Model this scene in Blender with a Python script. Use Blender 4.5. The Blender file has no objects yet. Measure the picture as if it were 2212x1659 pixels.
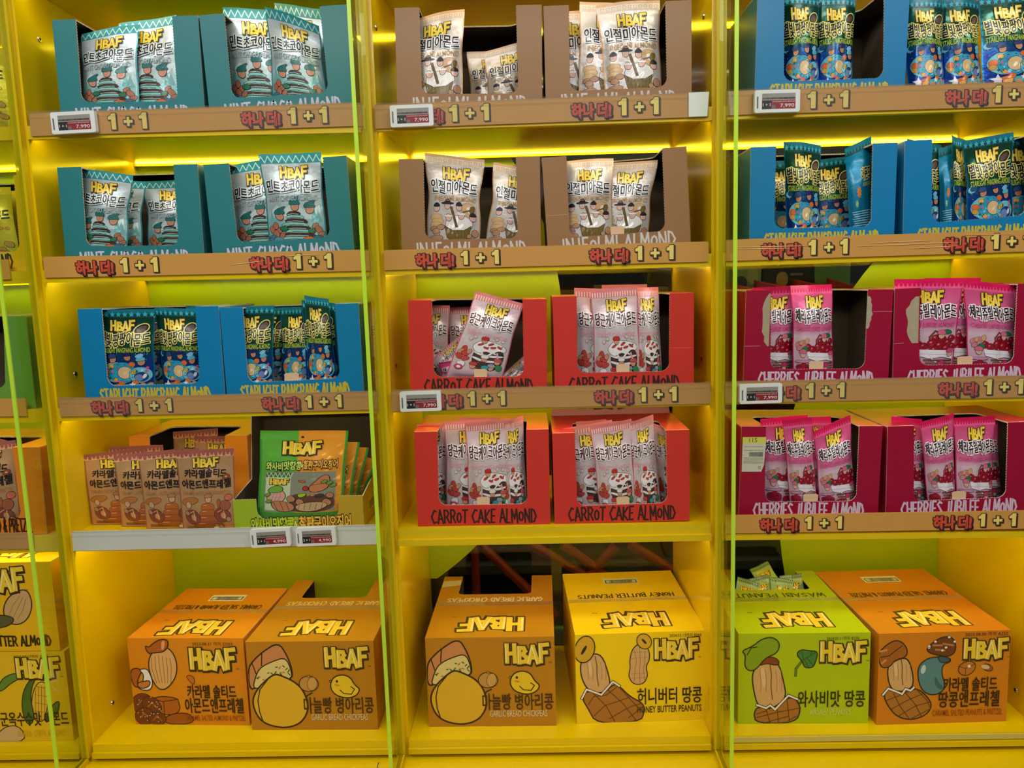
import bpy, bmesh, math, random
import numpy as np
from mathutils import Vector, Matrix

# ------------------------------------------------------------------ camera, world, light, exposure
SC = bpy.context.scene
COL = SC.collection
ZF = 1.30                                   # camera height above the shop floor
CAM = np.array([-.0382, -1.8137, ZF])
FPX = 1661.0                                # focal length in pixels of the 2212 px wide frame


def cam_axes(rx=.1304, ry=-.0287, rz=-.0311):
    cy, sy, cp, sp, cr, sr = math.cos(ry), math.sin(ry), math.cos(rx), math.sin(rx), math.cos(rz), math.sin(rz)
    f = np.array([sy * cp, cy * cp, -sp]); r = np.array([cy, -sy, 0.]); u = np.cross(r, f)
    return cr * r + sr * u, -sr * r + cr * u, f


CR, CU, CF = cam_axes()
cd = bpy.data.cameras.new('camera'); cd.sensor_width = 36; cd.lens = FPX / 2212 * 36
cd.clip_start = .05
camera = bpy.data.objects.new('camera', cd); COL.objects.link(camera)
mw = Matrix.Identity(4)
for i in range(3):
    mw[i][0] = CR[i]; mw[i][1] = CU[i]; mw[i][2] = -CF[i]; mw[i][3] = CAM[i]
camera.matrix_world = mw
SC.camera = camera

world = bpy.data.worlds.new('world'); SC.world = world; world.use_nodes = True
bg = world.node_tree.nodes['Background']
bg.inputs[0].default_value = (.93, .97, 1, 1); bg.inputs[1].default_value = .06
SC.view_settings.view_transform = 'Standard'; SC.view_settings.look = 'None'
SC.view_settings.gamma = 1; SC.view_settings.use_curve_mapping = False
SC.view_settings.exposure = 0.02
LED_STRENGTH = 13.0
LED_FRONT = 10.5


def area_light(name, loc, rot, sx, sy, power, colr=(1, 1, 1)):
    l = bpy.data.lights.new(name, 'AREA'); l.shape = 'RECTANGLE'; l.size = sx; l.size_y = sy
    l.energy = power; l.color = colr
    o = bpy.data.objects.new(name, l); COL.objects.link(o); o.location = loc; o.rotation_euler = rot
    return o


# two rows of shop ceiling lamps over the aisle in front of the shelves
area_light('ceiling_lamp_light', (-1.3, -1.5, 2.85), (math.radians(18), 0, 0), 1.6, .35, 25, (1, .98, .95))
area_light('ceiling_lamp_light', (1.3, -1.5, 2.85), (math.radians(18), 0, 0), 1.6, .35, 25, (1, .98, .95))
area_light('ceiling_lamp_light', (0, -3.2, 2.85), (math.radians(25), 0, 0), 3.0, .35, 38, (1, .98, .95))
area_light('rear_gap_fill_light', (0.3, .62, 2.3), (math.radians(-12), 0, 0), 2.4, .1, 9, (1, .97, .9))  # added fill lamp without a fixture, brightens the goods behind the glass backs


# ------------------------------------------------------------------ pixel rays (to read real positions off known planes)
def ray(px, py):
    return CR * ((px - 1106) / FPX) - CU * ((py - 829.5) / FPX) + CF


def at(px, py, Y=0.):
    d = ray(px, py); return CAM + d * ((Y - CAM[1]) / d[1])


def atz(px, py, Z):
    d = ray(px, py); return CAM + d * ((Z - CAM[2]) / d[2])


# ------------------------------------------------------------------ materials
def lin(c):
    out = []
    for v in c[:3]:
        v /= 255.
        out.append(v / 12.92 if v <= .04045 else ((v + .055) / 1.055) ** 2.4)
    return (*out, 1)


MATS = {}


def principled(name, rgb, rough=.5, metal=0., spec=.5, coat=0., bump=None, emit=None, noise=None):
    if name in MATS: return MATS[name]
    m = bpy.data.materials.new(name); m.use_nodes = True
    nt = m.node_tree; b = nt.nodes['Principled BSDF']
    b.inputs['Base Color'].default_value = lin(rgb); b.inputs['Roughness'].default_value = rough
    b.inputs['Metallic'].default_value = metal; b.inputs['Specular IOR Level'].default_value = spec
    b.inputs['Coat Weight'].default_value = coat; b.inputs['Coat Roughness'].default_value = .12
    if emit:
        b.inputs['Emission Color'].default_value = (*emit[:3], 1); b.inputs['Emission Strength'].default_value = emit[3]
    if bump or noise:
        tc = nt.nodes.new('ShaderNodeTexCoord')
    if bump:
        n = nt.nodes.new('ShaderNodeTexNoise'); n.inputs['Scale'].default_value = bump[0]; n.inputs['Detail'].default_value = 2
        bp = nt.nodes.new('ShaderNodeBump'); bp.inputs['Strength'].default_value = bump[1]; bp.inputs['Distance'].default_value = bump[2]
        nt.links.new(tc.outputs['Object'], n.inputs['Vector']); nt.links.new(n.outputs['Fac'], bp.inputs['Height'])
        nt.links.new(bp.outputs['Normal'], b.inputs['Normal'])
    if noise:                                   # slight tone variation of paint or board
        n2 = nt.nodes.new('ShaderNodeTexNoise'); n2.inputs['Scale'].default_value = noise[0]; n2.inputs['Detail'].default_value = 5
        mx = nt.nodes.new('ShaderNodeMix'); mx.data_type = 'RGBA'
        c = lin(rgb); k = noise[1]
        mx.inputs[6].default_value = (c[0] * (1 - k), c[1] * (1 - k), c[2] * (1 - k), 1)
        mx.inputs[7].default_value = (min(1, c[0] * (1 + k)), min(1, c[1] * (1 + k)), min(1, c[2] * (1 + k)), 1)
        nt.links.new(tc.outputs['Object'], n2.inputs['Vector'])
        nt.links.new(n2.outputs['Fac'], mx.inputs[0]); nt.links.new(mx.outputs[2], b.inputs['Base Color'])
    MATS[name] = m
    return m


def ink(rgb, gloss=False):
    """printed ink on board (matt) or on foil pouches (gloss)"""
    nm = 'ink_%02x%02x%02x%s' % (*rgb, '_gloss' if gloss else '')
    if gloss: return principled(nm, rgb, .36, .12, .5, .25, bump=(60, .25, .004))
    return principled(nm, rgb, .45)


def glass_mat(name, tint, film=.0, refl=.04):
    m = bpy.data.materials.new(name); m.use_nodes = True; nt = m.node_tree; nt.nodes.clear()
    out = nt.nodes.new('ShaderNodeOutputMaterial'); tr = nt.nodes.new('ShaderNodeBsdfTransparent')
    gl = nt.nodes.new('ShaderNodeBsdfGlossy'); mx = nt.nodes.new('ShaderNodeMixShader'); lw = nt.nodes.new('ShaderNodeLayerWeight')
    lw.inputs['Blend'].default_value = .5; tr.inputs[0].default_value = (*tint, 1); gl.inputs['Roughness'].default_value = .02
    pw = nt.nodes.new('ShaderNodeMath'); pw.operation = 'POWER'; pw.inputs[1].default_value = 4.5
    sc = nt.nodes.new('ShaderNodeMath'); sc.operation = 'MULTIPLY_ADD'; sc.inputs[1].default_value = .85; sc.inputs[2].default_value = refl
    nt.links.new(lw.outputs['Facing'], pw.inputs[0]); nt.links.new(pw.outputs[0], sc.inputs[0])
    nt.links.new(sc.outputs[0], mx.inputs[0]); nt.links.new(tr.outputs[0], mx.inputs[1]); nt.links.new(gl.outputs[0], mx.inputs[2])
    last = mx
    if film:
        df = nt.nodes.new('ShaderNodeBsdfDiffuse'); df.inputs[0].default_value = (.8, .8, .78, 1)
        m2 = nt.nodes.new('ShaderNodeMixShader'); m2.inputs[0].default_value = film
        nt.links.new(mx.outputs[0], m2.inputs[1]); nt.links.new(df.outputs[0], m2.inputs[2]); last = m2
    nt.links.new(last.outputs[0], out.inputs[0])
    MATS[name] = m
    return m


def pouch_mat(name, stops, rim, metal=.35, rough=.34, rim_w=.022):
    """foil pouch: printed colour ramp up the pouch (v of its own UV), coloured side seams, crinkled gloss"""
    if name in MATS: return MATS[name]
    m = bpy.data.materials.new(name); m.use_nodes = True; nt = m.node_tree; N = nt.nodes; L = nt.links
    b = N['Principled BSDF']; b.inputs['Metallic'].default_value = metal; b.inputs['Roughness'].default_value = rough
    b.inputs['Coat Weight'].default_value = .3; b.inputs['Coat Roughness'].default_value = .1
    uv = N.new('ShaderNodeUVMap'); uv.uv_map = 'print'; sp = N.new('ShaderNodeSeparateXYZ'); L.new(uv.outputs[0], sp.inputs[0])
    cr = N.new('ShaderNodeValToRGB'); e = cr.color_ramp.elements
    e[0].position = stops[0][0]; e[0].color = lin(stops[0][1]); e[1].position = stops[-1][0]; e[1].color = lin(stops[-1][1])
    for p, c in stops[1:-1]:
        k = e.new(p); k.color = lin(c)
    L.new(sp.outputs[1], cr.inputs[0])
    ma = N.new('ShaderNodeMath'); ma.operation = 'SUBTRACT'; ma.inputs[1].default_value = .5; L.new(sp.outputs[0], ma.inputs[0])
    mb = N.new('ShaderNodeMath'); mb.operation = 'ABSOLUTE'; L.new(ma.outputs[0], mb.inputs[0])
    mc = N.new('ShaderNodeMath'); mc.operation = 'GREATER_THAN'; mc.inputs[1].default_value = .5 - rim_w; L.new(mb.outputs[0], mc.inputs[0])
    mx = N.new('ShaderNodeMix'); mx.data_type = 'RGBA'; L.new(mc.outputs[0], mx.inputs[0]); L.new(cr.outputs[0], mx.inputs[6]); mx.inputs[7].default_value = lin(rim)
    L.new(mx.outputs[2], b.inputs['Base Color'])
    tc = N.new('ShaderNodeTexCoord'); n = N.new('ShaderNodeTexNoise'); n.inputs['Scale'].default_value = 60; n.inputs['Detail'].default_value = 2
    bp = N.new('ShaderNodeBump'); bp.inputs['Strength'].default_value = .25; bp.inputs['Distance'].default_value = .004
    L.new(tc.outputs['Object'], n.inputs['Vector']); L.new(n.outputs['Fac'], bp.inputs['Height']); L.new(bp.outputs['Normal'], b.inputs['Normal'])
    MATS[name] = m
    return m


YELLOW = principled('yellow_powder_coat', (238, 203, 0), .24, 0, .5, .4, bump=(900, .03, .001))
YEDGE = principled('yellow_steel_edge', (226, 193, 0), .35, 0, .5)
LIME = principled('lime_film', (188, 222, 8), .32, 0, .5, .3)
KRAFT_IN = principled('grey_kraft_inside', (88, 75, 60), .85, noise=(40, .12))
KRAFT_EDGE = principled('torn_kraft_edge', (205, 190, 165), .9)
KRAFT_GREY = principled('torn_grey_paper', (172, 160, 132), .9, noise=(60, .15))
STEEL = principled('screw_steel', (190, 185, 175), .25, 1)
BLACK = principled('black_slot', (20, 18, 16), .6)
WHITE_PL = principled('white_plastic', (228, 232, 230), .35)
LEDM = principled('led_strip_light', (255, 230, 120), .5, emit=(1, .88, .03, LED_STRENGTH))
LEDB = principled('led_strip_light_bottom', (255, 230, 120), .5, emit=(1, .97, .82, 17.0))
LEDF = principled('led_strip_light_front', (255, 230, 120), .5, emit=(1, .97, .82, LED_FRONT))
GLASS = glass_mat('clear_glass', (.93, .97, .86))
FIN_GLASS = glass_mat('green_tinted_glass', (.90, .95, .72), .0, .03)
COVER = glass_mat('clear_plastic_cover', (.98, .98, .97), .025)
GLASS_EDGE = principled('bright_green_glass_edge', (196, 236, 60), .3, 0, .5)
for _m in (GLASS_EDGE,):
    _m.node_tree.nodes['Principled BSDF'].inputs['Subsurface Weight'].default_value = .0


# ------------------------------------------------------------------ mesh builder
class MB:
    def __init__(s):
        s.v = []; s.f = []; s.m = []; s.mats = []; s.smooth = []

    def mi(s, mat):
        if mat not in s.mats: s.mats.append(mat)
        return s.mats.index(mat)

    def add(s, verts, faces, mat, smooth=False):
        o = len(s.v); s.v.extend([tuple(map(float, p)) for p in verts]); k = s.mi(mat)
        for f in faces:
            s.f.append([o + i for i in f]); s.m.append(k); s.smooth.append(smooth)

    def box(s, x0, x1, y0, y1, z0, z1, mat):
        P = [(x, y, z) for z in (z0, z1) for y in (y0, y1) for x in (x0, x1)]
        s.add(P, [(0, 2, 3, 1), (4, 5, 7, 6), (0, 1, 5, 4), (2, 6, 7, 3), (0, 4, 6, 2), (1, 3, 7, 5)], mat)

    def hexa(s, P, mat):
        """8 points: bottom 4 (front-left, front-right, back-right, back-left) then top 4"""
        s.add(P, [(0, 3, 2, 1), (4, 5, 6, 7), (0, 1, 5, 4), (1, 2, 6, 5), (2, 3, 7, 6), (3, 0, 4, 7)], mat)

    def plate(s, poly, O, ux, uy, n, th, front, back=None, edge=None):
        """flat board: 2D outline (counter-clockwise seen from n) set at O, extruded th behind its face"""
        O, ux, uy, n = (np.array(a, float) for a in (O, ux, uy, n))
        A = [O + ux * p[0] + uy * p[1] for p in poly]; B = [a - n * th for a in A]; N = len(poly)
        tris = tess(poly)
        s.add(A, tris, front); s.add(B, [t[::-1] for t in tris], back or front)
        s.add(A + B, [(i, N + i, N + (i + 1) % N, (i + 1) % N) for i in range(N)], edge or front)

    def cyl(s, c, axis, r, h, mat, n=14, r2=None):
        c = np.array(c, float); a = Vector(axis).normalized(); q = Vector((0, 0, 1)).rotation_difference(a)
        P = []
        for k, rr in ((0, r), (h, r if r2 is None else r2)):
            for i in range(n):
                t = 2 * math.pi * i / n
                P.append(c + np.array(q @ Vector((rr * math.cos(t), rr * math.sin(t), k))))
        s.add(P, [(i, (i + 1) % n, n + (i + 1) % n, n + i) for i in range(n)], mat, True)
        s.add(P[:n], [tuple(range(n - 1, -1, -1))], mat); s.add(P[n:], [tuple(range(n))], mat)

    def art(s, art, O, ux, uy, n, eps=.00002, lift=.00006):
        """flat print laid on a board"""
        O, ux, uy, n = (np.array(a, float) for a in (O, ux, uy, n))
        for (V, F, lay, mat) in art.items:
            s.add([O + ux * p[0] + uy * p[1] + n * (lift + eps * lay) for p in V], F, mat)

    def build(s, name, parent=None, loc=None):
        me = bpy.data.meshes.new(name)
        V = s.v
        if loc is not None: V = [(a - loc[0], b - loc[1], c - loc[2]) for a, b, c in V]
        me.from_pydata(V, [], s.f)
        for m in s.mats: me.materials.append(m)
        me.polygons.foreach_set('material_index', s.m); me.polygons.foreach_set('use_smooth', s.smooth)
        me.update()
        o = bpy.data.objects.new(name, me); COL.objects.link(o)
        if loc is not None: o.location = loc
        if parent: o.parent = parent
        return o


def tess(poly):
    from mathutils.geometry import tessellate_polygon
    t = [list(f) for f in tessellate_polygon([[Vector((p[0], p[1], 0)) for p in poly]])]
    out = []
    for a, b, c in t:
        ar = (poly[b][0] - poly[a][0]) * (poly[c][1] - poly[a][1]) - (poly[c][0] - poly[a][0]) * (poly[b][1] - poly[a][1])
        if abs(ar) < 1e-14: continue
        out.append((a, b, c) if ar > 0 else (a, c, b))
    return out


def empty(name, loc=(0, 0, 0)):
    o = bpy.data.objects.new(name, None); COL.objects.link(o); o.location = loc; o.empty_display_size = .05
    return o


def tag(o, label, cat, group=None):
    o['label'] = label; o['category'] = cat
    if group: o['group'] = group
    return o


def struct(o):
    o['kind'] = 'structure'; return o


# ------------------------------------------------------------------ flat print ("Art"): coloured shapes in mm
GLYPH = {}


def glyphs(txt, off):
    k = (txt, off)
    if k not in GLYPH:
        c = bpy.data.curves.new('lettering', 'FONT'); c.body = txt; c.offset = off; c.resolution_u = 2; c.fill_mode = 'FRONT'
        o = bpy.data.objects.new('lettering', c); COL.objects.link(o)
        dg = bpy.context.evaluated_depsgraph_get()
        me = bpy.data.meshes.new_from_object(o.evaluated_get(dg))
        V = [(v.co.x, v.co.y) for v in me.vertices]; F = [tuple(p.vertices) for p in me.polygons]
        G = []
        for f in F:
            a, b, d = V[f[0]], V[f[1]], V[f[2]]
            G.append(f if (b[0] - a[0]) * (d[1] - a[1]) - (d[0] - a[0]) * (b[1] - a[1]) > 0 else f[::-1])
        bpy.data.objects.remove(o); bpy.data.curves.remove(c); bpy.data.meshes.remove(me)
        GLYPH[k] = (V, G)
    return GLYPH[k]


# stroke alphabet for the hand-cut lettering: polylines on a 0..1 box
def _arc(cx, cy, rx, ry, a0, a1, n=7):
    return [(cx + rx * math.cos(math.radians(a0 + (a1 - a0) * i / n)), cy + ry * math.sin(math.radians(a0 + (a1 - a0) * i / n))) for i in range(n + 1)]


SF = {
    'A': [[(0, 0), (.5, 1), (1, 0)], [(.2, .33), (.8, .33)]],
    'B': [[(.1, 0), (.1, 1)], [(.1, 1), (.55, 1), (.85, .87), (.82, .65), (.5, .53), (.1, .53)], [(.5, .53), (.92, .4), (.95, .15), (.6, 0), (.1, 0)]],
    'C': [[(.95, .92), (.6, 1), (.05, .5), (.45, 0), (.95, .1)]],
    'D': [[(.1, 0), (.1, 1), (.55, .9), (.95, .45), (.6, .05), (.1, 0)]],
    'E': [[(.9, 1), (.1, 1), (.1, 0), (.9, 0)], [(.1, .5), (.75, .5)]],
    'F': [[(.1, 0), (.1, 1), (.9, 1)], [(.1, .52), (.75, .52)]],
    'G': [[(.95, .9), (.55, 1), (.05, .5), (.5, 0), (.95, .1), (.95, .45), (.6, .45)]],
    'H': [[(.08, 0), (.08, 1)], [(.92, 0), (.92, 1)], [(.08, .5), (.92, .5)]],
    'I': [[(.5, 0), (.5, 1)]],
    'J': [[(.7, 1), (.7, .2), (.4, 0), (.05, .15)]],
    'K': [[(.1, 0), (.1, 1)], [(.9, 1), (.15, .45), (.95, 0)]],
    'L': [[(.12, 1), (.12, 0), (.9, 0)]],
    'M': [[(.05, 0), (.12, 1), (.5, .3), (.88, 1), (.95, 0)]],
    'N': [[(.08, 0), (.08, 1), (.92, 0), (.92, 1)]],
    'O': [_arc(.5, .5, .45, .5, 90, 450, 10)],
    'o': [_arc(.5, .42, .42, .34, 90, 450, 9)],
    'P': [[(.1, 0), (.1, 1), (.65, .98), (.92, .75), (.65, .47), (.1, .45)]],
    'R': [[(.1, 0), (.1, 1), (.65, .98), (.9, .77), (.65, .5), (.1, .48)], [(.45, .48), (.95, 0)]],
    'S': [[(.9, .88), (.5, 1), (.12, .78), (.5, .53), (.9, .27), (.5, 0), (.08, .12)]],
    'T': [[(0, 1), (1, 1)], [(.5, 1), (.5, 0)]],
    'U': [[(.08, 1), (.1, .2), (.5, 0), (.9, .2), (.92, 1)]],
    'W': [[(0, 1), (.25, 0), (.5, .75), (.75, 0), (1, 1)]],
    'Y': [[(0, 1), (.5, .5), (1, 1)], [(.5, .5), (.5, 0)]],
    'Z': [[(.05, 1), (.95, 1), (.05, 0), (.95, 0)]],
    '&': [[(.95, 0), (.25, .75), (.5, 1), (.7, .78), (.1, .25), (.4, 0), (.9, .45)]],
}
SW = {'I': .35, 'J': .75, 'M': 1.2, 'W': 1.3, 'E': .8, 'L': .75, 'F': .8, ' ': .45, 'o': .9, 'T': .9}


class Art:
    def __init__(s, gloss=False):
        s.items = []; s.lay = 0; s.gloss = gloss

    def raw(s, V, F, rgb):
        s.items.append(([tuple(p) for p in V], F, s.lay, ink(rgb, s.gloss))); s.lay += 1

    def poly(s, pts, rgb):
        s.raw(pts, tess(pts), rgb)

    def rect(s, x0, y0, x1, y1, rgb):
        s.raw([(x0, y0), (x1, y0), (x1, y1), (x0, y1)], [(0, 1, 2, 3)], rgb)

    def ell(s, cx, cy, rx, ry, rgb, rot=0, ol=0, olc=(40, 26, 20), n=18):
        c, q = math.cos(math.radians(rot)), math.sin(math.radians(rot))

        def ring(a, b):
            return [(cx + a * math.cos(t) * c - b * math.sin(t) * q, cy + a * math.cos(t) * q + b * math.sin(t) * c)
                    for t in [2 * math.pi * i / n for i in range(n)]]
        if ol: s.raw(ring(rx + ol, ry + ol), [tuple(range(n))], olc)
        s.raw(ring(rx, ry), [tuple(range(n))], rgb)

    def blob(s, pts, rgb, ol=0, olc=(40, 26, 20), sub=2):
        """smooth closed outline through pts (Chaikin), drawn with a dark outline"""
        P = list(pts)
        for _ in range(sub):
            Q = []
            for i in range(len(P)):
                a, b = P[i], P[(i + 1) % len(P)]
                Q += [(a[0] * .75 + b[0] * .25, a[1] * .75 + b[1] * .25), (a[0] * .25 + b[0] * .75, a[1] * .25 + b[1] * .75)]
            P = Q
        s.poly(P, rgb)
        if ol: s.line(P + [P[0]], ol, olc)

    def line(s, pts, w, rgb, up=0.):
        """thick stroke; neighbouring pieces lie on slightly different heights so that none coincide"""
        parts = ([], [], [])
        h0 = w / 2
        for i in range(len(pts) - 1):
            (x0, y0), (x1, y1) = pts[i], pts[i + 1]
            L = math.hypot(x1 - x0, y1 - y0)
            if L < 1e-6: continue
            dx, dy = (x1 - x0) / L, (y1 - y0) / L
            e = h0 * .8
            a = (x0 - dx * e, y0 - dy * e); b = (x1 + dx * e, y1 + dy * e)
            parts[i % 3].append([(a[0] + dy * h0, a[1] - dx * h0), (b[0] + dy * h0, b[1] - dx * h0), (b[0] - dy * h0, b[1] + dx * h0), (a[0] - dy * h0, a[1] + dx * h0)])
        for k, qs in enumerate(parts):
            if qs: s.items.append(([p for q in qs for p in q], [tuple(range(4 * i, 4 * i + 4)) for i in range(len(qs))], s.lay + .3 * k + up, ink(rgb, s.gloss)))
        s.lay += 1

    def star(s, cx, cy, r, rgb, k=5, inner=.45, rot=90):
        P = []
        for i in range(2 * k):
            t = math.radians(rot + 180 * i / k); q = r if i % 2 == 0 else r * inner
            P.append((cx + q * math.cos(t), cy + q * math.sin(t)))
        s.poly(P, rgb)

    def text(s, txt, cx, cy, w, h, rgb, bold=.03, ol=None, olw=.05, rot=0, jig=0, shadow=None, slope=0, fat=None):
        """type set in a w x h box centred at cx, cy; jig scatters letters by hand; ol = outline colour"""
        V0, _ = glyphs(txt, 0.)
        x0 = min(p[0] for p in V0); x1 = max(p[0] for p in V0); y0 = min(p[1] for p in V0); y1 = max(p[1] for p in V0)
        sx, sy = w / (x1 - x0), h / (y1 - y0)
        c, q = math.cos(math.radians(rot)), math.sin(math.radians(rot))

        def put(off, rgb, dx=0, dy=0):
            V, F = glyphs(txt, off); P = []
            for (x, y) in V:
                X = (x - (x0 + x1) / 2) * sx; Y = (y - (y0 + y1) / 2) * sy
                if jig: Y += jig * math.sin((x - x0) * 2.1 + .6) + slope * X; X += jig * .25 * math.sin(x * 3.3)
                else: Y += slope * X
                P.append((cx + dx + X * c - Y * q, cy + dy + X * q + Y * c))
            s.raw(P, F, rgb)
        def edges(w, rgb, dx=0, dy=0):           # rounded, heavier letters: stroke along every glyph outline
            V, F = glyphs(txt, 0.); n = {}
            for f in F:
                for i in range(len(f)): k = tuple(sorted((f[i], f[(i + 1) % len(f)]))); n[k] = n.get(k, 0) + 1
            E_ = [k for k, v in n.items() if v == 1]; lay = s.lay
            P = []
            for (x, y) in V:
                X = (x - (x0 + x1) / 2) * sx; Y = (y - (y0 + y1) / 2) * sy
                if jig: Y += jig * math.sin((x - x0) * 2.1 + .6) + slope * X; X += jig * .25 * math.sin(x * 3.3)
                else: Y += slope * X
                P.append((cx + dx + X * c - Y * q, cy + dy + X * q + Y * c))
            for i, (a_, b_) in enumerate(E_): s.lay = lay; s.line([P[a_], P[b_]], w, rgb, .3 * (i % 5))
            # one item per height keeps the list short
            m = {}
            for it in s.items[-len(E_):]: m.setdefault(round(it[2], 3), []).append(it)
            del s.items[-len(E_):]
            for L_, its in m.items():
                VV = []; FF = []
                for it in its: FF += [tuple(len(VV) + j for j in f) for f in it[1]]; VV += it[0]
                s.items.append((VV, FF, L_, its[0][3]))
            s.lay = lay + 1.6
        if fat:
            if shadow:
                for k in (1, 2, 3): edges(fat[1], shadow[0], shadow[1] * k / 3, shadow[2] * k / 3)
            if ol: put(0., ol); edges(fat[1], ol)
            put(0., rgb); edges(fat[0], rgb); return
        if shadow:
            for k in range(1, 4): put(bold + olw, shadow[0], shadow[1] * k / 3, shadow[2] * k / 3); s.lay -= 1
            s.lay += 1
        if ol: put(bold + olw, ol)
        put(bold, rgb)

    def hand(s, txt, cx, cy, w, h, rgb, t=.17, rot=0, seed=1, wob=.05):
        """hand-cut capitals from the stroke alphabet; 180 turns them upside down"""
        rnd = random.Random(seed); tot = sum(SW.get(ch, 1) + .22 for ch in txt) - .22; sx = w / tot
        x = -tot / 2; c, q = math.cos(math.radians(rot)), math.sin(math.radians(rot)); lay = s.lay
        for ch in txt:
            wd = SW.get(ch, 1)
            if ch in SF:
                hh = h * (1 + rnd.uniform(-wob, wob)); dy = rnd.uniform(-wob, wob) * h * .6; sh = rnd.uniform(-.06, .06)
                for ks, st in enumerate(SF[ch]):
                    P = []
                    for (px, py) in st:
                        X = (x + px * wd) * sx + sh * (py - .5) * h; Y = (py - .5) * hh + dy
                        P.append((cx + X * c - Y * q, cy + X * q + Y * c))
                    s.lay = lay; s.line(P, t * h, rgb, .95 * ks)
            x += wd + .22
        s.lay = lay + 3

    def logo(s, cx, cy, w, h, rot=0, hi=(250, 232, 150), fill=(240, 205, 50), ol=(58, 38, 18), thick=1.):
        """the four hand-cut letters of the maker's mark: dark block outline, yellow fill, pale bevel"""
        c, q = math.cos(math.radians(rot)), math.sin(math.radians(rot))
        L = {'H': ([[(.12, 0), (.12, 1)], [(.8, .0), (.78, 1)], [(.12, .48), (.8, .52)]], 0, .98), 'B': ([[(.12, 0), (.14, .9)], [(.14, .88), (.6, .86), (.72, .68), (.5, .5), (.14, .48)], [(.5, .48), (.86, .32), (.78, .08), (.12, .04)]], 1.06, .84),
             'A': ([[(.02, 0), (.42, .95), (.86, 0)], [(.2, .3), (.7, .3)]], 1.94, .92), 'F': ([[(.18, 0), (.16, 1)], [(.16, .96), (.86, 1.0)], [(.16, .52), (.74, .54)]], 2.84, .86)}
        sc = w / 3.72

        def put(tw, rgb, dx, dy, only=None):
            lay = s.lay
            for kc, (ch, (sts, x0, wd)) in enumerate(L.items()):
                for k, st in enumerate(sts):
                    if only is not None and k not in only: continue
                    P = []
                    for (x, y) in st:
                        X = -w / 2 + (x0 + x * wd + .05) * sc + dx; Y = (y - .5) * h * .86 + dy + (.03 * h if ch in 'HF' else -.02 * h)
                        P.append((cx + X * c - Y * q, cy + X * q + Y * c))
                    s.lay = lay; s.line(P, tw, rgb, .95 * k + 2.9 * (kc % 2))
            s.lay = lay + 6
        t = .20 * h * thick
        put(t + .12 * h, ol, .03 * h, -.05 * h); put(t + .10 * h, ol, 0, 0)
        if w > 100 and not rot: s.text('TM', cx + w * .53, cy - h * .44, w * .07, h * .07, ol, 0)
        put(t, fill, 0, 0); put(t * .28, hi, -t * .22, 0, only=[0])

    def almond(s, cx, cy, r, rot=0, rgb=(206, 140, 96), ol=1.1, olc=(60, 34, 22), grain=True):
        c, q = math.cos(math.radians(rot)), math.sin(math.radians(rot))
        T = lambda x, y: (cx + r * (x * c - y * q), cy + r * (x * q + y * c))
        P = [T(*p) for p in [(0, 1.35), (.55, .85), (.78, .1), (.6, -.65), (0, -1), (-.6, -.65), (-.78, .1), (-.55, .85)]]
        s.blob(P, rgb, ol, olc, 2)
        if grain:
            for k in (-.3, 0, .3):
                s.line([T(k * .6, .8), T(k, .1), T(k * .8, -.5)], ol * .5, tuple(int(v * .75) for v in rgb))

    def clipped(s, x0, y0, x1, y1, cuts_u=(), cuts_v=(), diag=None):
        """same print cut to a window and along grid lines, so that it can follow a bent surface"""
        out = []
        for (V, F, lay, mat) in s.items:
            bm = bmesh.new(); vs = [bm.verts.new((p[0], p[1], 0)) for p in V]
            for f in F:
                try: bm.faces.new([vs[i] for i in f])
                except ValueError: pass

            def cut(co, no, ci=False, co_=False):
                g = bm.verts[:] + bm.edges[:] + bm.faces[:]
                if g: bmesh.ops.bisect_plane(bm, geom=g, dist=1e-7, plane_co=co, plane_no=no, clear_inner=ci, clear_outer=co_)
            cut((x0, 0, 0), (1, 0, 0), ci=True); cut((x1, 0, 0), (1, 0, 0), co_=True)
            cut((0, y0, 0), (0, 1, 0), ci=True); cut((0, y1, 0), (0, 1, 0), co_=True)
            if not bm.verts: bm.free(); continue
            X = [v.co.x for v in bm.verts]; Y = [v.co.y for v in bm.verts]; a0, a1, b0, b1 = min(X), max(X), min(Y), max(Y)
            for u in cuts_u:
                if a0 < u < a1: cut((u, 0, 0), (1, 0, 0))
            for w in cuts_v:
                if b0 < w < b1: cut((0, w, 0), (0, 1, 0))
            if diag:
                du, dv = diag                      # cell diagonals from lower left to upper right
                k0 = int(math.floor(b0 / dv - a1 / du)); k1 = int(math.ceil(b1 / dv - a0 / du))
                for k in range(k0, k1 + 1): cut((0, k * dv, 0), (-dv, du, 0))
            bmesh.ops.remove_doubles(bm, verts=bm.verts[:], dist=1e-6)
            bm.verts.index_update()
            VV = [(v.co.x, v.co.y) for v in bm.verts]; FF = [tuple(v.index for v in f.verts) for f in bm.faces]
            bm.free()
            if FF: out.append((VV, FF, lay, mat))
        a = Art(s.gloss); a.items = out; a.lay = s.lay
        return a

# ------------------------------------------------------------------ pouch prints
BW, BH = 135.0, 225.0
NU, NV, NS = 20, 34, 31                      # pouch grid; rows above NS are the heat-sealed header


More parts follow.
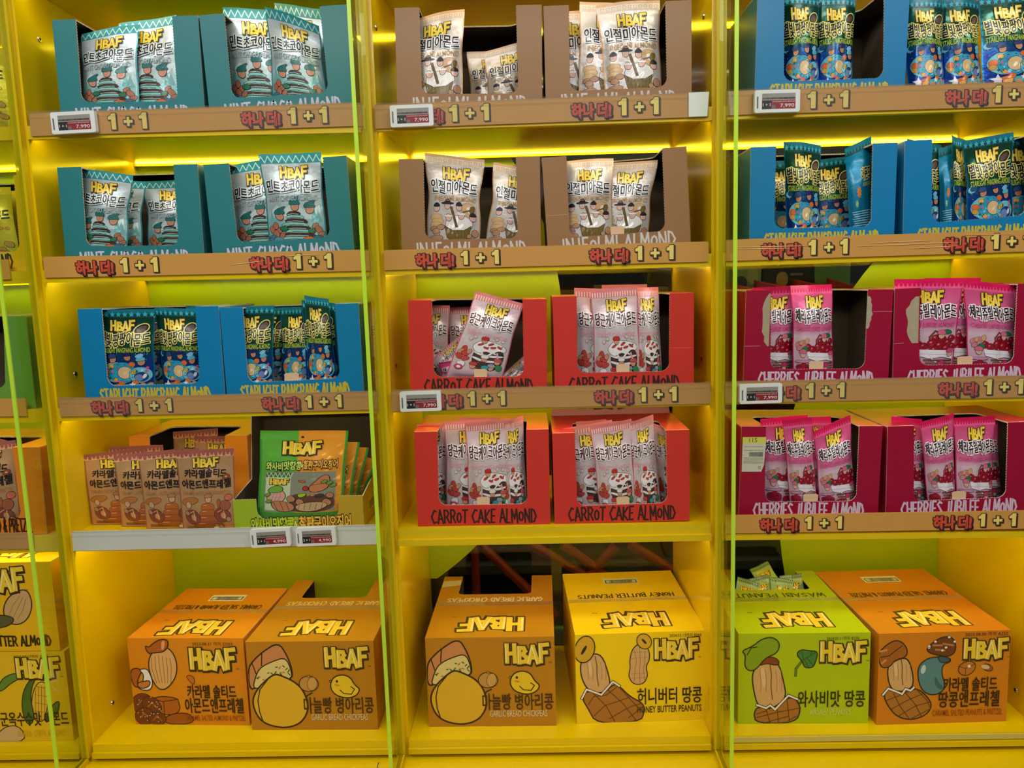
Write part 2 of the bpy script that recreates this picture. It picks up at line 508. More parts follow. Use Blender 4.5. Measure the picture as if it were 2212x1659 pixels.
def art_mint():
    a = Art(True)
    a.poly([(8, 96), (28, 118), (45, 106), (66, 124), (92, 104), (127, 116), (127, 80), (8, 80)], (196, 220, 218))
    for x, h in ((14, 40), (24, 32), (112, 44), (121, 34)): a.poly([(x - 8, 70), (x + 8, 70), (x, 70 + h)], (120, 186, 186))
    for k in range(11):                         # stacked chocolate and mint slabs
        y = 98 - k * 9.6; w = 18 + k * 5.2; sx = 66 + (k % 3) * 2
        c = (74, 42, 34) if k % 2 == 0 else (138, 208, 196)
        P = [(sx - w, y - 7 + 3 * math.sin(k)), (sx - w * .3, y - 11), (sx + w * .5, y - 8), (sx + w, y - 10 + 3 * math.cos(k)), (sx + w * .8, y), (sx + w * .2, y + 2), (sx - w * .5, y + 3)]
        a.blob(P, c, 1.0, (40, 28, 26), 1)
        a.line([(sx - w * .7, y - 6), (sx - w * .1, y - 4), (sx + w * .6, y - 6)], 1.6, (160, 220, 208) if k % 2 == 0 else (74, 42, 34))
    for x, y, r in ((22, 62, 9), (13, 52, 9), (30, 50, 9), (22, 40, 10), (36, 36, 8), (112, 60, 8), (120, 50, 9), (106, 46, 8), (124, 38, 8)):
        a.almond(x, y, r, 40 * math.sin(x), (190, 122, 92))
    for x, y, rx, ry, c in ((14, 30, 10, 9, (70, 130, 150)), (26, 22, 12, 11, (90, 160, 170)), (118, 26, 11, 9, (60, 110, 140)), (46, 10, 12, 9, (60, 120, 130))):
        a.ell(x, y, rx, ry, c, 0, 1, (30, 50, 60))
        for q in range(3): a.ell(x - 4 + q * 4, y + 2 - (q % 2) * 4, 1.3, 1.3, (40, 70, 90))
    for (x, y, t) in ((34, 92, 25), (71, 116, 0), (104, 108, -20)):    # almonds in leaf caps
        a.almond(x, y - 4, 12, t, (214, 150, 120)); a.blob([(x - 14, y + 2), (x, y), (x + 14, y + 3), (x + 8, y + 14), (x + 17, y + 24), (x - 2, y + 17), (x - 11, y + 12)], (36, 112, 108), 1, (22, 52, 60))
    a.blob([(84, 30), (100, 34), (112, 26), (104, 14), (92, 8), (80, 16)], (222, 112, 40), 1.1, (90, 40, 20)); a.almond(99, 12, 10, 20, (222, 160, 130))
    a.blob([(30, 56), (44, 64), (54, 54), (42, 46)], (30, 122, 80), 1); a.blob([(96, 52), (112, 56), (110, 42), (98, 40)], (30, 122, 80), 1)
    a.text('MINT CHOCO ALMOND', 68, 134, 112, 11, (176, 190, 192), .012, (120, 140, 142), .014)
    a.logo(72, 186, 62, 25)
    a.text('민트초코아몬드', 68, 157, 116, 26, (24, 24, 30), 0, (224, 234, 234), 0, jig=2.2, fat=(1.3, 5))
    return a


def art_injeolmi():
    a = Art(True)
    a.blob([(86, 122), (120, 122), (126, 92), (118, 70), (92, 76)], (216, 172, 122), .8, (150, 110, 70)); a.blob([(100, 112), (118, 110), (116, 92), (102, 94)], (236, 232, 222))
    for (x, y) in ((24, 80), (28, 68), (24, 58)): a.blob([(x - 16, y - 9), (x + 14, y - 9), (x + 16, y + 8), (x - 14, y + 9)], (222, 184, 132), .8, (160, 118, 76))
    a.ell(82, 60, 34, 26, (240, 236, 230), 0, 1.1)
    a.poly([(46, 56), (52, 22), (66, 14), (90, 13), (106, 20), (113, 56), (96, 44), (66, 42)], (120, 98, 42))
    for k in range(7): a.line([(52 + k * 9, 44 + (k - 3) ** 2 * .9), (56 + k * 8, 17)], .8, (84, 66, 26))
    a.line([(46, 56), (66, 43), (96, 44), (113, 56), (106, 20), (90, 13), (66, 14), (52, 22), (46, 56)], 1.2, (50, 36, 20))
    a.line([(62, 108), (70, 78), (76, 54)], 7, (104, 84, 40)); a.line([(92, 96), (112, 102)], 4, (104, 84, 40)); a.blob([(108, 92), (120, 94), (122, 114), (110, 112)], (120, 98, 42), 1)
    for (x, y, t, hat) in ((24, 104, -8, 1), (52, 112, 0, 2), (82, 108, 4, 1), (56, 78, 8, 0), (88, 84, -14, 0), (26, 36, 4, 0), (116, 78, 16, 1)):
        a.almond(x, y, 10, t, (232, 190, 170), 1, (50, 40, 40))
        if hat == 1: a.blob([(x - 10, y + 4), (x + 10, y + 4), (x + 7, y + 13), (x, y + 18), (x - 7, y + 13)], (34, 34, 44))
        elif hat == 2: a.ell(x, y + 8, 17, 3.6, (34, 34, 44)); a.ell(x, y + 13, 8, 7, (34, 34, 44))
        else: a.line([(x - 8, y + 6), (x + 8, y + 6)], 4, (244, 244, 246))
    for x, y, rx, ry in ((18, 48, 9, 6), (36, 52, 10, 7), (24, 40, 9, 8), (22, 20, 20, 8), (64, 6, 12, 6), (122, 34, 8, 11), (108, 26, 6, 6), (116, 10, 11, 10), (92, 5, 9, 5)):
        a.ell(x, y, rx, ry, (190, 142, 108), 10, .9)
    a.text('INJEOLMI ALMOND', 72, 130, 108, 14, (196, 154, 100), .01, jig=1)
    a.logo(72, 186, 62, 26)
    a.text('인절미아몬드', 68, 156, 116, 28, (30, 22, 26), 0, (244, 244, 246), 0, jig=2.4, fat=(1.3, 5))
    return a


def art_starlight():
    a = Art(True)
    rnd = random.Random(4)
    for k in range(26): a.ell(rnd.uniform(6, 130), rnd.uniform(60, 126), .9, .9, (200, 220, 250), n=6)
    a.ell(45, 60, 36, 32, (110, 196, 214), 0, 1.4, (20, 50, 96))
    a.ell(62, 58, 34, 33, (40, 160, 192), 0, 1.2, (20, 50, 96)); a.ell(68, 58, 18, 19, (226, 194, 142), 0, 1.4, (20, 50, 96))
    a.ell(104, 50, 26, 25, (110, 196, 214), 0, 1.2, (20, 50, 96)); a.ell(106, 44, 15, 14, (34, 60, 130), 0, 1.4, (10, 20, 60)); a.ell(101, 41, 10, 11, (110, 140, 190)); a.ell(114, 46, 4, 8, (230, 236, 240), -20)
    for x, y, r, c in ((21, 63, 9, (226, 112, 50)), (19, 50, 7, (222, 162, 60)), (35, 79, 7, (230, 176, 70)), (44, 36, 6, (236, 178, 60)), (60, 24, 8, (226, 120, 60)), (86, 84, 8, (226, 112, 50)), (92, 26, 8, (226, 120, 60))):
        a.ell(x, y, r, r * .95, c, 0, .8, (90, 60, 40))
    for x, y, c in ((38, 62, (224, 92, 150)), (30, 42, (20, 110, 90)), (34, 72, (20, 100, 84)), (50, 74, (130, 110, 190)), (118, 62, (226, 80, 130)), (96, 62, (20, 100, 100)), (120, 72, (226, 80, 130))):
        a.poly([(x - 4, y), (x, y - 5), (x + 4, y), (x, y + 5)], c)
    a.blob([(82, 60), (96, 70), (94, 56), (84, 50)], (232, 190, 50), .9)
    for k in range(10):
        t = k * 2 * math.pi / 10; a.line([(62 + 27 * math.cos(t), 58 + 27 * math.sin(t)), (62 + 29 * math.cos(t + .12), 58 + 28 * math.sin(t + .12))], 1.4, (20, 50, 96))
    for (x, y, t, cap) in ((40, 100, -12, (44, 70, 130)), (76, 106, 8, (24, 34, 110)), (108, 90, -10, (90, 190, 210))):
        a.almond(x, y, 11, t, (206, 140, 100)); a.blob([(x - 12, y + 2), (x + 10, y + 5), (x + 8, y + 16), (x - 4, y + 20), (x - 12, y + 12)], cap, 1, (18, 30, 70))
    a.blob([(92, 108), (108, 120), (116, 112), (104, 102)], (130, 196, 240)); a.ell(12, 112, 9, 9, (120, 200, 224)); a.ell(16, 115, 8, 8, (10, 74, 120))
    a.star(28, 14, 17, (240, 242, 250)); a.poly([(34, 20), (66, 28), (62, 8), (42, 2)], (214, 120, 50)); a.poly([(40, 28), (64, 30), (48, 34)], (226, 110, 160)); a.poly([(38, 10), (60, 16), (58, 4), (44, 0)], (246, 190, 90))
    for x, y in ((74, 12), (98, 12)): a.ell(x, y, 12, 10, (80, 180, 200), 0, 1, (20, 50, 90)); a.ell(x, y - 4, 8, 6, (216, 158, 120))
    a.star(86, 20, 9, (240, 242, 246)); a.ell(118, 12, 14, 9, (90, 180, 190), 0, 1); a.ell(110, 20, 6, 5, (214, 150, 110)); a.ell(126, 20, 6, 5, (214, 150, 110))
    a.text('STARLIGHT PANGPANG ALMOND', 68, 128, 118, 13, (190, 214, 60), .016)
    a.logo(62, 186, 58, 26, fill=(244, 214, 70))
    a.ell(107, 178, 17, 10, (40, 30, 26), 28, 2.2, (238, 228, 130)); a.ell(107, 178, 12, 6, (92, 70, 60), 28)
    a.text('별빛팡팡아몬드', 67, 154, 118, 30, (20, 24, 66), 0, (240, 230, 120), 0, jig=2.6, fat=(1.3, 5))
    return a


def art_carrot():
    a = Art(True)
    for k in range(5): a.line([(10, 138 - k * 3), (26, 132 - k * 3), (36, 136 - k * 3)], .7, (226, 150, 160))
    a.blob([(46, 78), (100, 84), (126, 74), (122, 16), (84, 4), (50, 14)], (78, 52, 48), 1.1)
    for y in (60, 42): a.blob([(46, y), (80, y - 10), (124, y - 2), (124, y + 5), (80, y - 2), (46, y + 8)], (240, 236, 232), .6)
    a.blob([(38, 84), (60, 108), (100, 104), (128, 92), (124, 74), (108, 80), (94, 64), (78, 72), (60, 60), (46, 68)], (246, 242, 240), 1.1)
    for x, y, t in ((58, 90, 30), (74, 82, -20), (92, 86, 10), (108, 90, -35), (84, 96, 40)): a.ell(x, y, 7, 3.2, (208, 58, 46), t, .7); a.ell(x + 6, y + 3, 2, 2, (60, 80, 40))
    for x, y, r in ((22, 66, 10), (14, 56, 9), (28, 52, 10), (16, 40, 11), (30, 36, 10), (36, 60, 8)):
        a.almond(x, y, r, 70 * math.sin(y), (206, 70, 60) if r > 9 else (216, 160, 120), 1)
    for (x, y, c) in ((66, 104, (206, 48, 44)), (78, 44, (240, 236, 230)), (112, 40, (206, 90, 90)), (56, 16, (204, 60, 58)), (100, 18, (150, 160, 176))):
        a.almond(x, y, 10, 0, (226, 160, 130), 1); a.blob([(x - 11, y + 2), (x + 11, y + 2), (x + 9, y + 13), (x, y + 15), (x - 9, y + 13)], c, 1)
    a.line([(70, 58), (66, 72)], 4.4, (240, 236, 232)); a.line([(84, 58), (94, 70), (102, 66)], 4, (240, 236, 232)); a.line([(110, 54), (106, 70)], 4, (226, 170, 170))
    a.blob([(76, 22), (90, 26), (98, 16), (86, 8), (76, 12)], (56, 160, 160), 1); a.blob([(12, 24), (34, 28), (36, 10), (20, 6)], (240, 232, 236), .9); a.ell(22, 6, 10, 8, (214, 70, 96), 0, 1); a.ell(22, 6, 5, 4, (244, 236, 236)); a.ell(118, 22, 8, 10, (60, 140, 90), 20, .9)
    for x, y in ((40, 112), (96, 116), (112, 112), (30, 104)): a.ell(x, y, 4, 4.6, (230, 205, 205), 0, .6, (120, 90, 90))
    a.text('CARROT CAKE ALMOND', 68, 124, 108, 12, (236, 176, 188), .008, jig=.8)
    a.logo(72, 187, 58, 26)
    a.text('당근케이크아몬드', 68, 157, 118, 28, (70, 12, 22), 0, (250, 246, 246), 0, jig=2, fat=(1.3, 5))
    return a


def art_cherry():
    a = Art(True)
    for x in (22, 60, 104): a.line([(x, 176), (x + 26, 168), (x + 26, 152), (x, 146)], .8, (216, 70, 130))
    a.line([(70, 60), (70, 96), (82, 112), (98, 104), (100, 70)], 5, (124, 66, 50))
    rnd = random.Random(7)
    for x, y, r in ((44, 76, 10), (58, 70, 10), (84, 92, 10), (100, 88, 10), (114, 80, 10), (76, 78, 11), (94, 72, 12), (110, 64, 11), (82, 60, 10), (122, 92, 9), (126, 70, 8)):
        a.ell(x, y, r, r, (156, 14, 40), 0, .9, (70, 6, 20)); a.ell(x - r * .3, y + r * .3, r * .3, r * .2, (226, 120, 130), 30)
    for x, y in ((14, 84), (24, 90), (34, 88), (18, 74), (30, 78), (40, 94)): a.almond(x, y, 8, rnd.uniform(-60, 60), (226, 140, 150) if x % 4 else (216, 176, 120), .9, (120, 40, 60))
    a.blob([(24, 76), (40, 82), (44, 66), (30, 60)], (30, 124, 70), .8); a.blob([(92, 112), (112, 118), (126, 106), (106, 102)], (30, 124, 70), .8)
    a.poly([(40, 62), (128, 58), (128, 34), (100, 40), (70, 36), (44, 44)], (244, 240, 246)); a.line([(40, 50), (128, 46)], 1, (190, 120, 150)); a.line([(44, 44), (70, 36), (100, 40), (128, 34)], 1, (120, 60, 80)); a.line([(62, 60), (78, 34), (92, 22)], 3.4, (236, 228, 238))
    for k in range(4): a.line([(60 + k * 4, 32 - k * 8), (127, 30 - k * 8)], 5, (132, 84, 62) if k % 2 else (112, 66, 52))
    for (x, y, c) in ((28, 56, (214, 110, 140)), (96, 100, (226, 110, 140)), (100, 16, (206, 60, 110)), (120, 50, (214, 90, 130))):
        a.almond(x, y, 10, 0, (232, 186, 160), 1); a.blob([(x - 11, y + 2), (x + 11, y + 2), (x + 9, y + 13), (x + 1, y + 16), (x - 9, y + 13)], c, .9, (110, 20, 60))
    a.blob([(8, 30), (50, 30), (54, 6), (44, -2), (14, -2), (6, 8)], (150, 40, 66), 1.4, (226, 190, 210)); a.blob([(8, 40), (50, 40), (52, 32), (6, 32)], (206, 150, 176), .9)
    for x, y in ((22, 18), (36, 12), (30, 24), (62, 8), (78, 10)): a.ell(x, y, 8, 8, (160, 18, 50), 0, .8, (80, 8, 30))
    a.blob([(104, 8), (116, 12), (126, 4), (114, -2)], (90, 170, 200), .8)
    a.text('CHERRIES JUBILEE ALMOND', 68, 128, 116, 13, (218, 86, 146), .02, jig=.8)
    a.logo(70, 187, 56, 27)
    a.text('체리쥬빌레아몬드', 68, 157, 118, 28, (44, 10, 36), 0, (252, 248, 250), 0, jig=2.2, fat=(1.3, 5))
    return a


def art_caramel():
    a = Art(True)
    for k, w in enumerate((17, 22, 28, 40)):
        y = 72 - k * 17; a.blob([(70 - w, y - 15), (70 + w, y - 15), (70 + w * .9, y + 3), (70, y + 6), (70 - w * .9, y + 3)], (190 - 8 * k, 104 - 6 * k, 44), 1, (110, 56, 26), 1); a.line([(70 - w * .6, y), (70 - w * .2, y)], 1.6, (236, 176, 110))
    for x, y in ((30, 40), (104, 44)):
        for q in (0, 1): a.ell(x + q * 7, y - q * 3, 17 - q * 4, 21 - q * 5, (142, 74, 48), 20, 1, (84, 40, 26))
        a.ell(x + 4, y - 2, 6, 9, (206, 150, 96), 20, .8, (84, 40, 26)); a.line([(x - 10, y + 8), (x + 4, y + 16), (x + 8, y - 12)], 1.6, (232, 190, 130))
    a.ell(26, 84, 21, 10, (186, 116, 56), 12, 1, (100, 56, 30)); a.almond(22, 72, 9, 6, (214, 176, 140)); a.almond(72, 88, 10, 0, (226, 176, 140)); a.blob([(60, 92), (84, 94), (78, 106), (66, 104)], (196, 130, 80), .9)
    a.blob([(92, 84), (100, 92), (104, 66), (96, 62)], (176, 100, 56), .9); a.ell(120, 92, 9, 8, (206, 110, 80), 0, .9); a.ell(112, 70, 12, 14, (164, 92, 62), 0, .9)
    for x, y in ((18, 50), (120, 30), (92, 12), (102, 10)): a.almond(x, y, 7, 20, (190, 150, 110))
    a.rect(12, 6, 56, 8.5, (110, 80, 60)); a.rect(12, 11, 40, 13, (130, 96, 70)); a.ell(88, 8, 6, 4, (236, 226, 214))
    a.text('CARAMEL SALTED ALMOND&PRETZEL', 68, 107, 116, 10, (190, 132, 82), .006, jig=.6)
    a.logo(68, 190, 60, 26)
    a.text('카라멜솔티드', 68, 161, 100, 22, (30, 22, 26), 0, jig=1.6, fat=(1.1, 4))
    a.text('아몬드앤프레첼', 68, 132, 116, 24, (30, 22, 26), 0, jig=1.6, fat=(1.1, 4))
    a.ell(116, 150, 8, 6, (142, 74, 48), 30, .8); a.ell(116, 150, 3, 2, (216, 168, 112))
    return a


def art_honey():
    a = Art(True)
    for k in range(8): a.almond(20 + k * 14, 40 + 14 * math.sin(k * 2.), 12, k * 30, (196, 150, 70))
    for k in range(9): a.almond(14 + k * 14, 16 + 8 * math.cos(k * 2.), 11, k * 50, (176, 130, 60))
    a.blob([(40, 60), (70, 84), (98, 62), (70, 46)], (240, 226, 120), 1)
    a.text('HONEY BUTTER ALMOND', 68, 110, 112, 12, (214, 120, 50), .012)
    a.logo(68, 190, 60, 26)
    a.text('허니버터아몬드', 68, 150, 116, 28, (30, 24, 16), .026, jig=2)
    return a


def art_back():
    a = Art(True)
    a.star(52, 120, 14, (226, 130, 60), 9, .6); a.star(38, 96, 9, (150, 200, 120), 8, .6)
    a.text('아몬드', 96, 156, 52, 24, (20, 24, 66), .03, (230, 224, 120), .075); a.text('ALMOND', 96, 134, 46, 8, (190, 206, 70), .02)
    for k in range(12): a.rect(14 + (k % 3) * 3, 78 - k * 5, 122 - (k * 7) % 17, 80 - k * 5, (150, 208, 226))
    a.rect(10, 12, 126, 20, (190, 214, 226))
    return a


def art_combo():
    """wide two-tone pouch, half green half orange, with a window showing a small packet"""
    W, H = BW, BH
    a = Art(True)
    a.rect(4, 4, 60, 217, (96, 176, 62)); a.rect(60, 4, 131, 217, (232, 156, 44))
    a.rect(10, 8, 122, 130, (146, 150, 128)); a.blob([(44, 6), (122, 4), (122, 60), (84, 54), (60, 66), (44, 40)], (110, 70, 50))
    a.rect(12, 12, 52, 128, (206, 224, 172)); a.rect(12, 114, 52, 128, (60, 122, 60))
    for k in range(6): a.line([(13 + k * 7, 128), (16.5 + k * 7, 114), (20 + k * 7, 128)], 1.2, (216, 232, 180))
    a.logo(34, 100, 30, 18)
    a.almond(30, 52, 20, -10, (222, 168, 150), 1.2); a.blob([(16, 66), (38, 66), (42, 82), (30, 90), (18, 80)], (120, 180, 60), 1.2); a.blob([(22, 44), (56, 36), (62, 14), (44, 4), (24, 18)], (196, 130, 90), 1.2)
    for k in range(3): a.line([(26 + k * 10, 38), (34 + k * 9, 10)], 1, (110, 64, 40))
    a.blob([(84, 66), (106, 72), (114, 92), (112, 122), (100, 118), (88, 96), (80, 82)], (206, 130, 84), 1.2); a.line([(86, 90), (110, 96)], 1.2, (90, 50, 30))
    for k in range(4): a.line([(84 + k * 6, 66), (80 + k * 7, 56)], 3, (206, 130, 84))
    a.blob([(70, 78), (76, 90), (82, 78), (76, 70)], (206, 50, 40), 1); a.blob([(62, 106), (74, 104), (76, 98), (68, 98)], (226, 110, 50), .9)
    a.blob([(62, 62), (78, 66), (76, 54), (66, 50)], (170, 206, 50), 1); a.blob([(90, 60), (104, 64), (106, 52), (92, 50)], (60, 60, 58), .8)
    for x, y, r in ((68, 36, 9), (76, 24, 9), (94, 16, 8), (110, 34, 10), (54, 46, 9), (114, 56, 8)): a.almond(x, y, r, 10, (200, 140, 100))
    a.blob([(60, 30), (100, 40), (116, 26), (90, 6), (64, 10)], (206, 172, 120), .9)
    for k in range(5): a.line([(68 + k * 9, 32), (66 + k * 9, 14)], 1, (140, 100, 60))
    for x, y in ((112, 96), (104, 100), (118, 88), (18, 40), (16, 60)): a.blob([(x - 6, y - 4), (x + 2, y - 6), (x + 7, y + 4), (x, y + 7)], (120, 160, 60), .8)
    a.text('와사비맛땅콩', 40, 144, 56, 19, (214, 236, 110), .03, (30, 60, 24), .085, slope=.06, jig=1)
    a.text('&', 69.5, 145, 5, 8, (236, 240, 150), .03, (50, 50, 20), .08)
    a.text('철판구이오징어', 97, 147, 52, 19, (246, 190, 80), .03, (80, 34, 16), .085, slope=.05, jig=1)
    a.logo(66, 185, 58, 30); a.ell(66, 210, 2.4, 2.4, (20, 18, 16))
    return a


def art_packet():
    a = Art(True)
    a.rect(2, 190, 133, 222, (190, 222, 150))
    for k in range(16): a.line([(4 + k * 8.2, 194), (8 + k * 8.2, 216), (12.2 + k * 8.2, 194)], 2.4, (30, 84, 50))
    a.logo(68, 150, 76, 36); a.blob([(40, 60), (96, 66), (100, 110), (66, 124), (38, 100)], (120, 176, 70), 2)
    return a


def seal_wave(c, c2, n=9):
    def f(a):
        a.rect(0, 205, 135, 225, c); P = []
        for k in range(n * 4 + 1): P.append((135 * k / (n * 4), 214 + 6.5 * math.sin(k * math.pi / 2)))
        a.line(P, 2, c2)
    return f


def seal_key(c, c2):
    def f(a):
        a.rect(0, 205, 135, 225, c); a.rect(0, 205, 135, 219, c2)
        for k in range(11):
            x = 7 + k * 11.4; a.line([(x, 208), (x + 8, 208), (x + 8, 216), (x + 2, 216), (x + 2, 211), (x + 5, 211)], 1.1, c)
    return f


def seal_star(c, c2):
    def f(a):
        a.rect(0, 205, 135, 225, c); a.rect(0, 200, 135, 216, (16, 70, 66))
        for k in range(9): a.star(8 + k * 15, 213, 7, c2)
    return f


def seal_scallop(c, c2, n=16, drip=0):
    def f(a):
        a.rect(0, 200, 135, 225, c2); a.rect(0, 216, 135, 225, c)
        for k in range(n):
            x = (k + .5) * 135 / n; a.ell(x, 215 - drip * (k % 2), 135 / n * .42, 6, c, n=10)
    return f


def seal_gingham(c, c2):
    def f(a):
        a.rect(0, 200, 135, 225, c)
        for k in range(18): a.rect(4 + k * 7.2, 206, 7 + k * 7.2, 217, c2)
    return f


KINDS = {
    'mint': dict(art=art_mint, stops=[(0, (70, 168, 172)), (.3, (140, 198, 198)), (.55, (186, 206, 208)), (.9, (202, 214, 218))], rim=(34, 138, 144), seal=seal_wave((44, 148, 154), (190, 226, 226)), back=(60, 150, 156)),
    'injeolmi': dict(art=art_injeolmi, stops=[(0, (208, 204, 204)), (.5, (222, 214, 204)), (.95, (214, 202, 186))], rim=(206, 158, 106), seal=seal_key((206, 164, 118), (222, 206, 184)), back=(196, 160, 120)),
    'starlight': dict(art=art_starlight, stops=[(0, (28, 60, 150)), (.4, (16, 70, 168)), (.54, (14, 84, 116)), (.62, (30, 96, 66)), (.9, (24, 84, 70))], rim=(0, 128, 172), seal=seal_star((16, 112, 132), (44, 176, 206)), back=(0, 128, 170), metal=.6, rough=.26),
    'starlightback': dict(art=art_back, stops=[(0, (0, 120, 164)), (1, (0, 132, 170))], rim=(0, 128, 172), seal=seal_star((0, 118, 140), (0, 118, 140)), back=(0, 128, 170), metal=.3),
    'carrot': dict(art=art_carrot, stops=[(0, (226, 170, 190)), (.2, (232, 208, 208)), (.55, (232, 222, 222)), (.9, (236, 206, 212))], rim=(226, 116, 136), seal=seal_gingham((222, 130, 134), (240, 214, 212)), back=(226, 130, 150)),
    'cherry': dict(art=art_cherry, stops=[(0, (200, 90, 150)), (.25, (232, 190, 210)), (.5, (240, 206, 222)), (.58, (238, 130, 180)), (.9, (236, 90, 150))], rim=(226, 50, 120), seal=seal_scallop((214, 16, 92), (238, 96, 152)), back=(214, 30, 100)),
    'caramel': dict(art=art_caramel, stops=[(0, (196, 136, 84)), (.3, (204, 158, 108)), (.9, (204, 160, 112))], rim=(176, 108, 80), seal=seal_scallop((166, 96, 84), (232, 176, 130), 14, 3), back=(186, 126, 90)),
    'honey': dict(art=art_honey, stops=[(0, (170, 160, 60)), (.4, (224, 206, 60)), (.95, (232, 212, 40))], rim=(226, 196, 30), seal=seal_scallop((232, 206, 30), (236, 214, 60)), back=(226, 200, 30)),
    'combo': dict(art=art_combo, stops=[(0, (80, 160, 60)), (1, (86, 166, 60))], rim=(60, 150, 56), seal=lambda a: (a.rect(0, 200, 60, 225, (96, 176, 62)), a.rect(60, 200, 131, 225, (232, 156, 44)), a.logo(66, 185, 58, 30), a.ell(66, 210, 2.4, 2.4, (20, 18, 16))), back=(70, 150, 56), metal=.1),
    'packet': dict(art=art_packet, stops=[(0, (150, 190, 110)), (1, (176, 212, 140))], rim=(150, 196, 110), seal=seal_wave((60, 120, 60), (200, 230, 160), 12), back=(150, 196, 110), metal=.2),
}
CUT = {}


def kind_art(kind):
    if kind not in CUT:
        du, dv = BW / NU, BH / NV; k = KINDS[kind]
        cu = [i * du for i in range(1, NU)]; cv = [i * dv for i in range(1, NV)]
        ar = k['art']()
        if kind not in ('packet', 'caramel', 'starlightback'):      # printed scene starts above the gusset
            for it in ar.items: it[0][:] = [(x, y if y > 128 else 30 + y * 98 / 128) for x, y in it[0]]
        body = ar.clipped(0, 0, BW, NS * dv, cu, cv, (du, dv))
        s = Art(True); k['seal'](s)
        CUT[kind] = (body, s.clipped(0, NS * dv, BW, BH, cu, cv, (du, dv)))
    return CUT[kind]


def sstep(t):
    t = np.clip(t, 0, 1); return t * t * (3 - 2 * t)


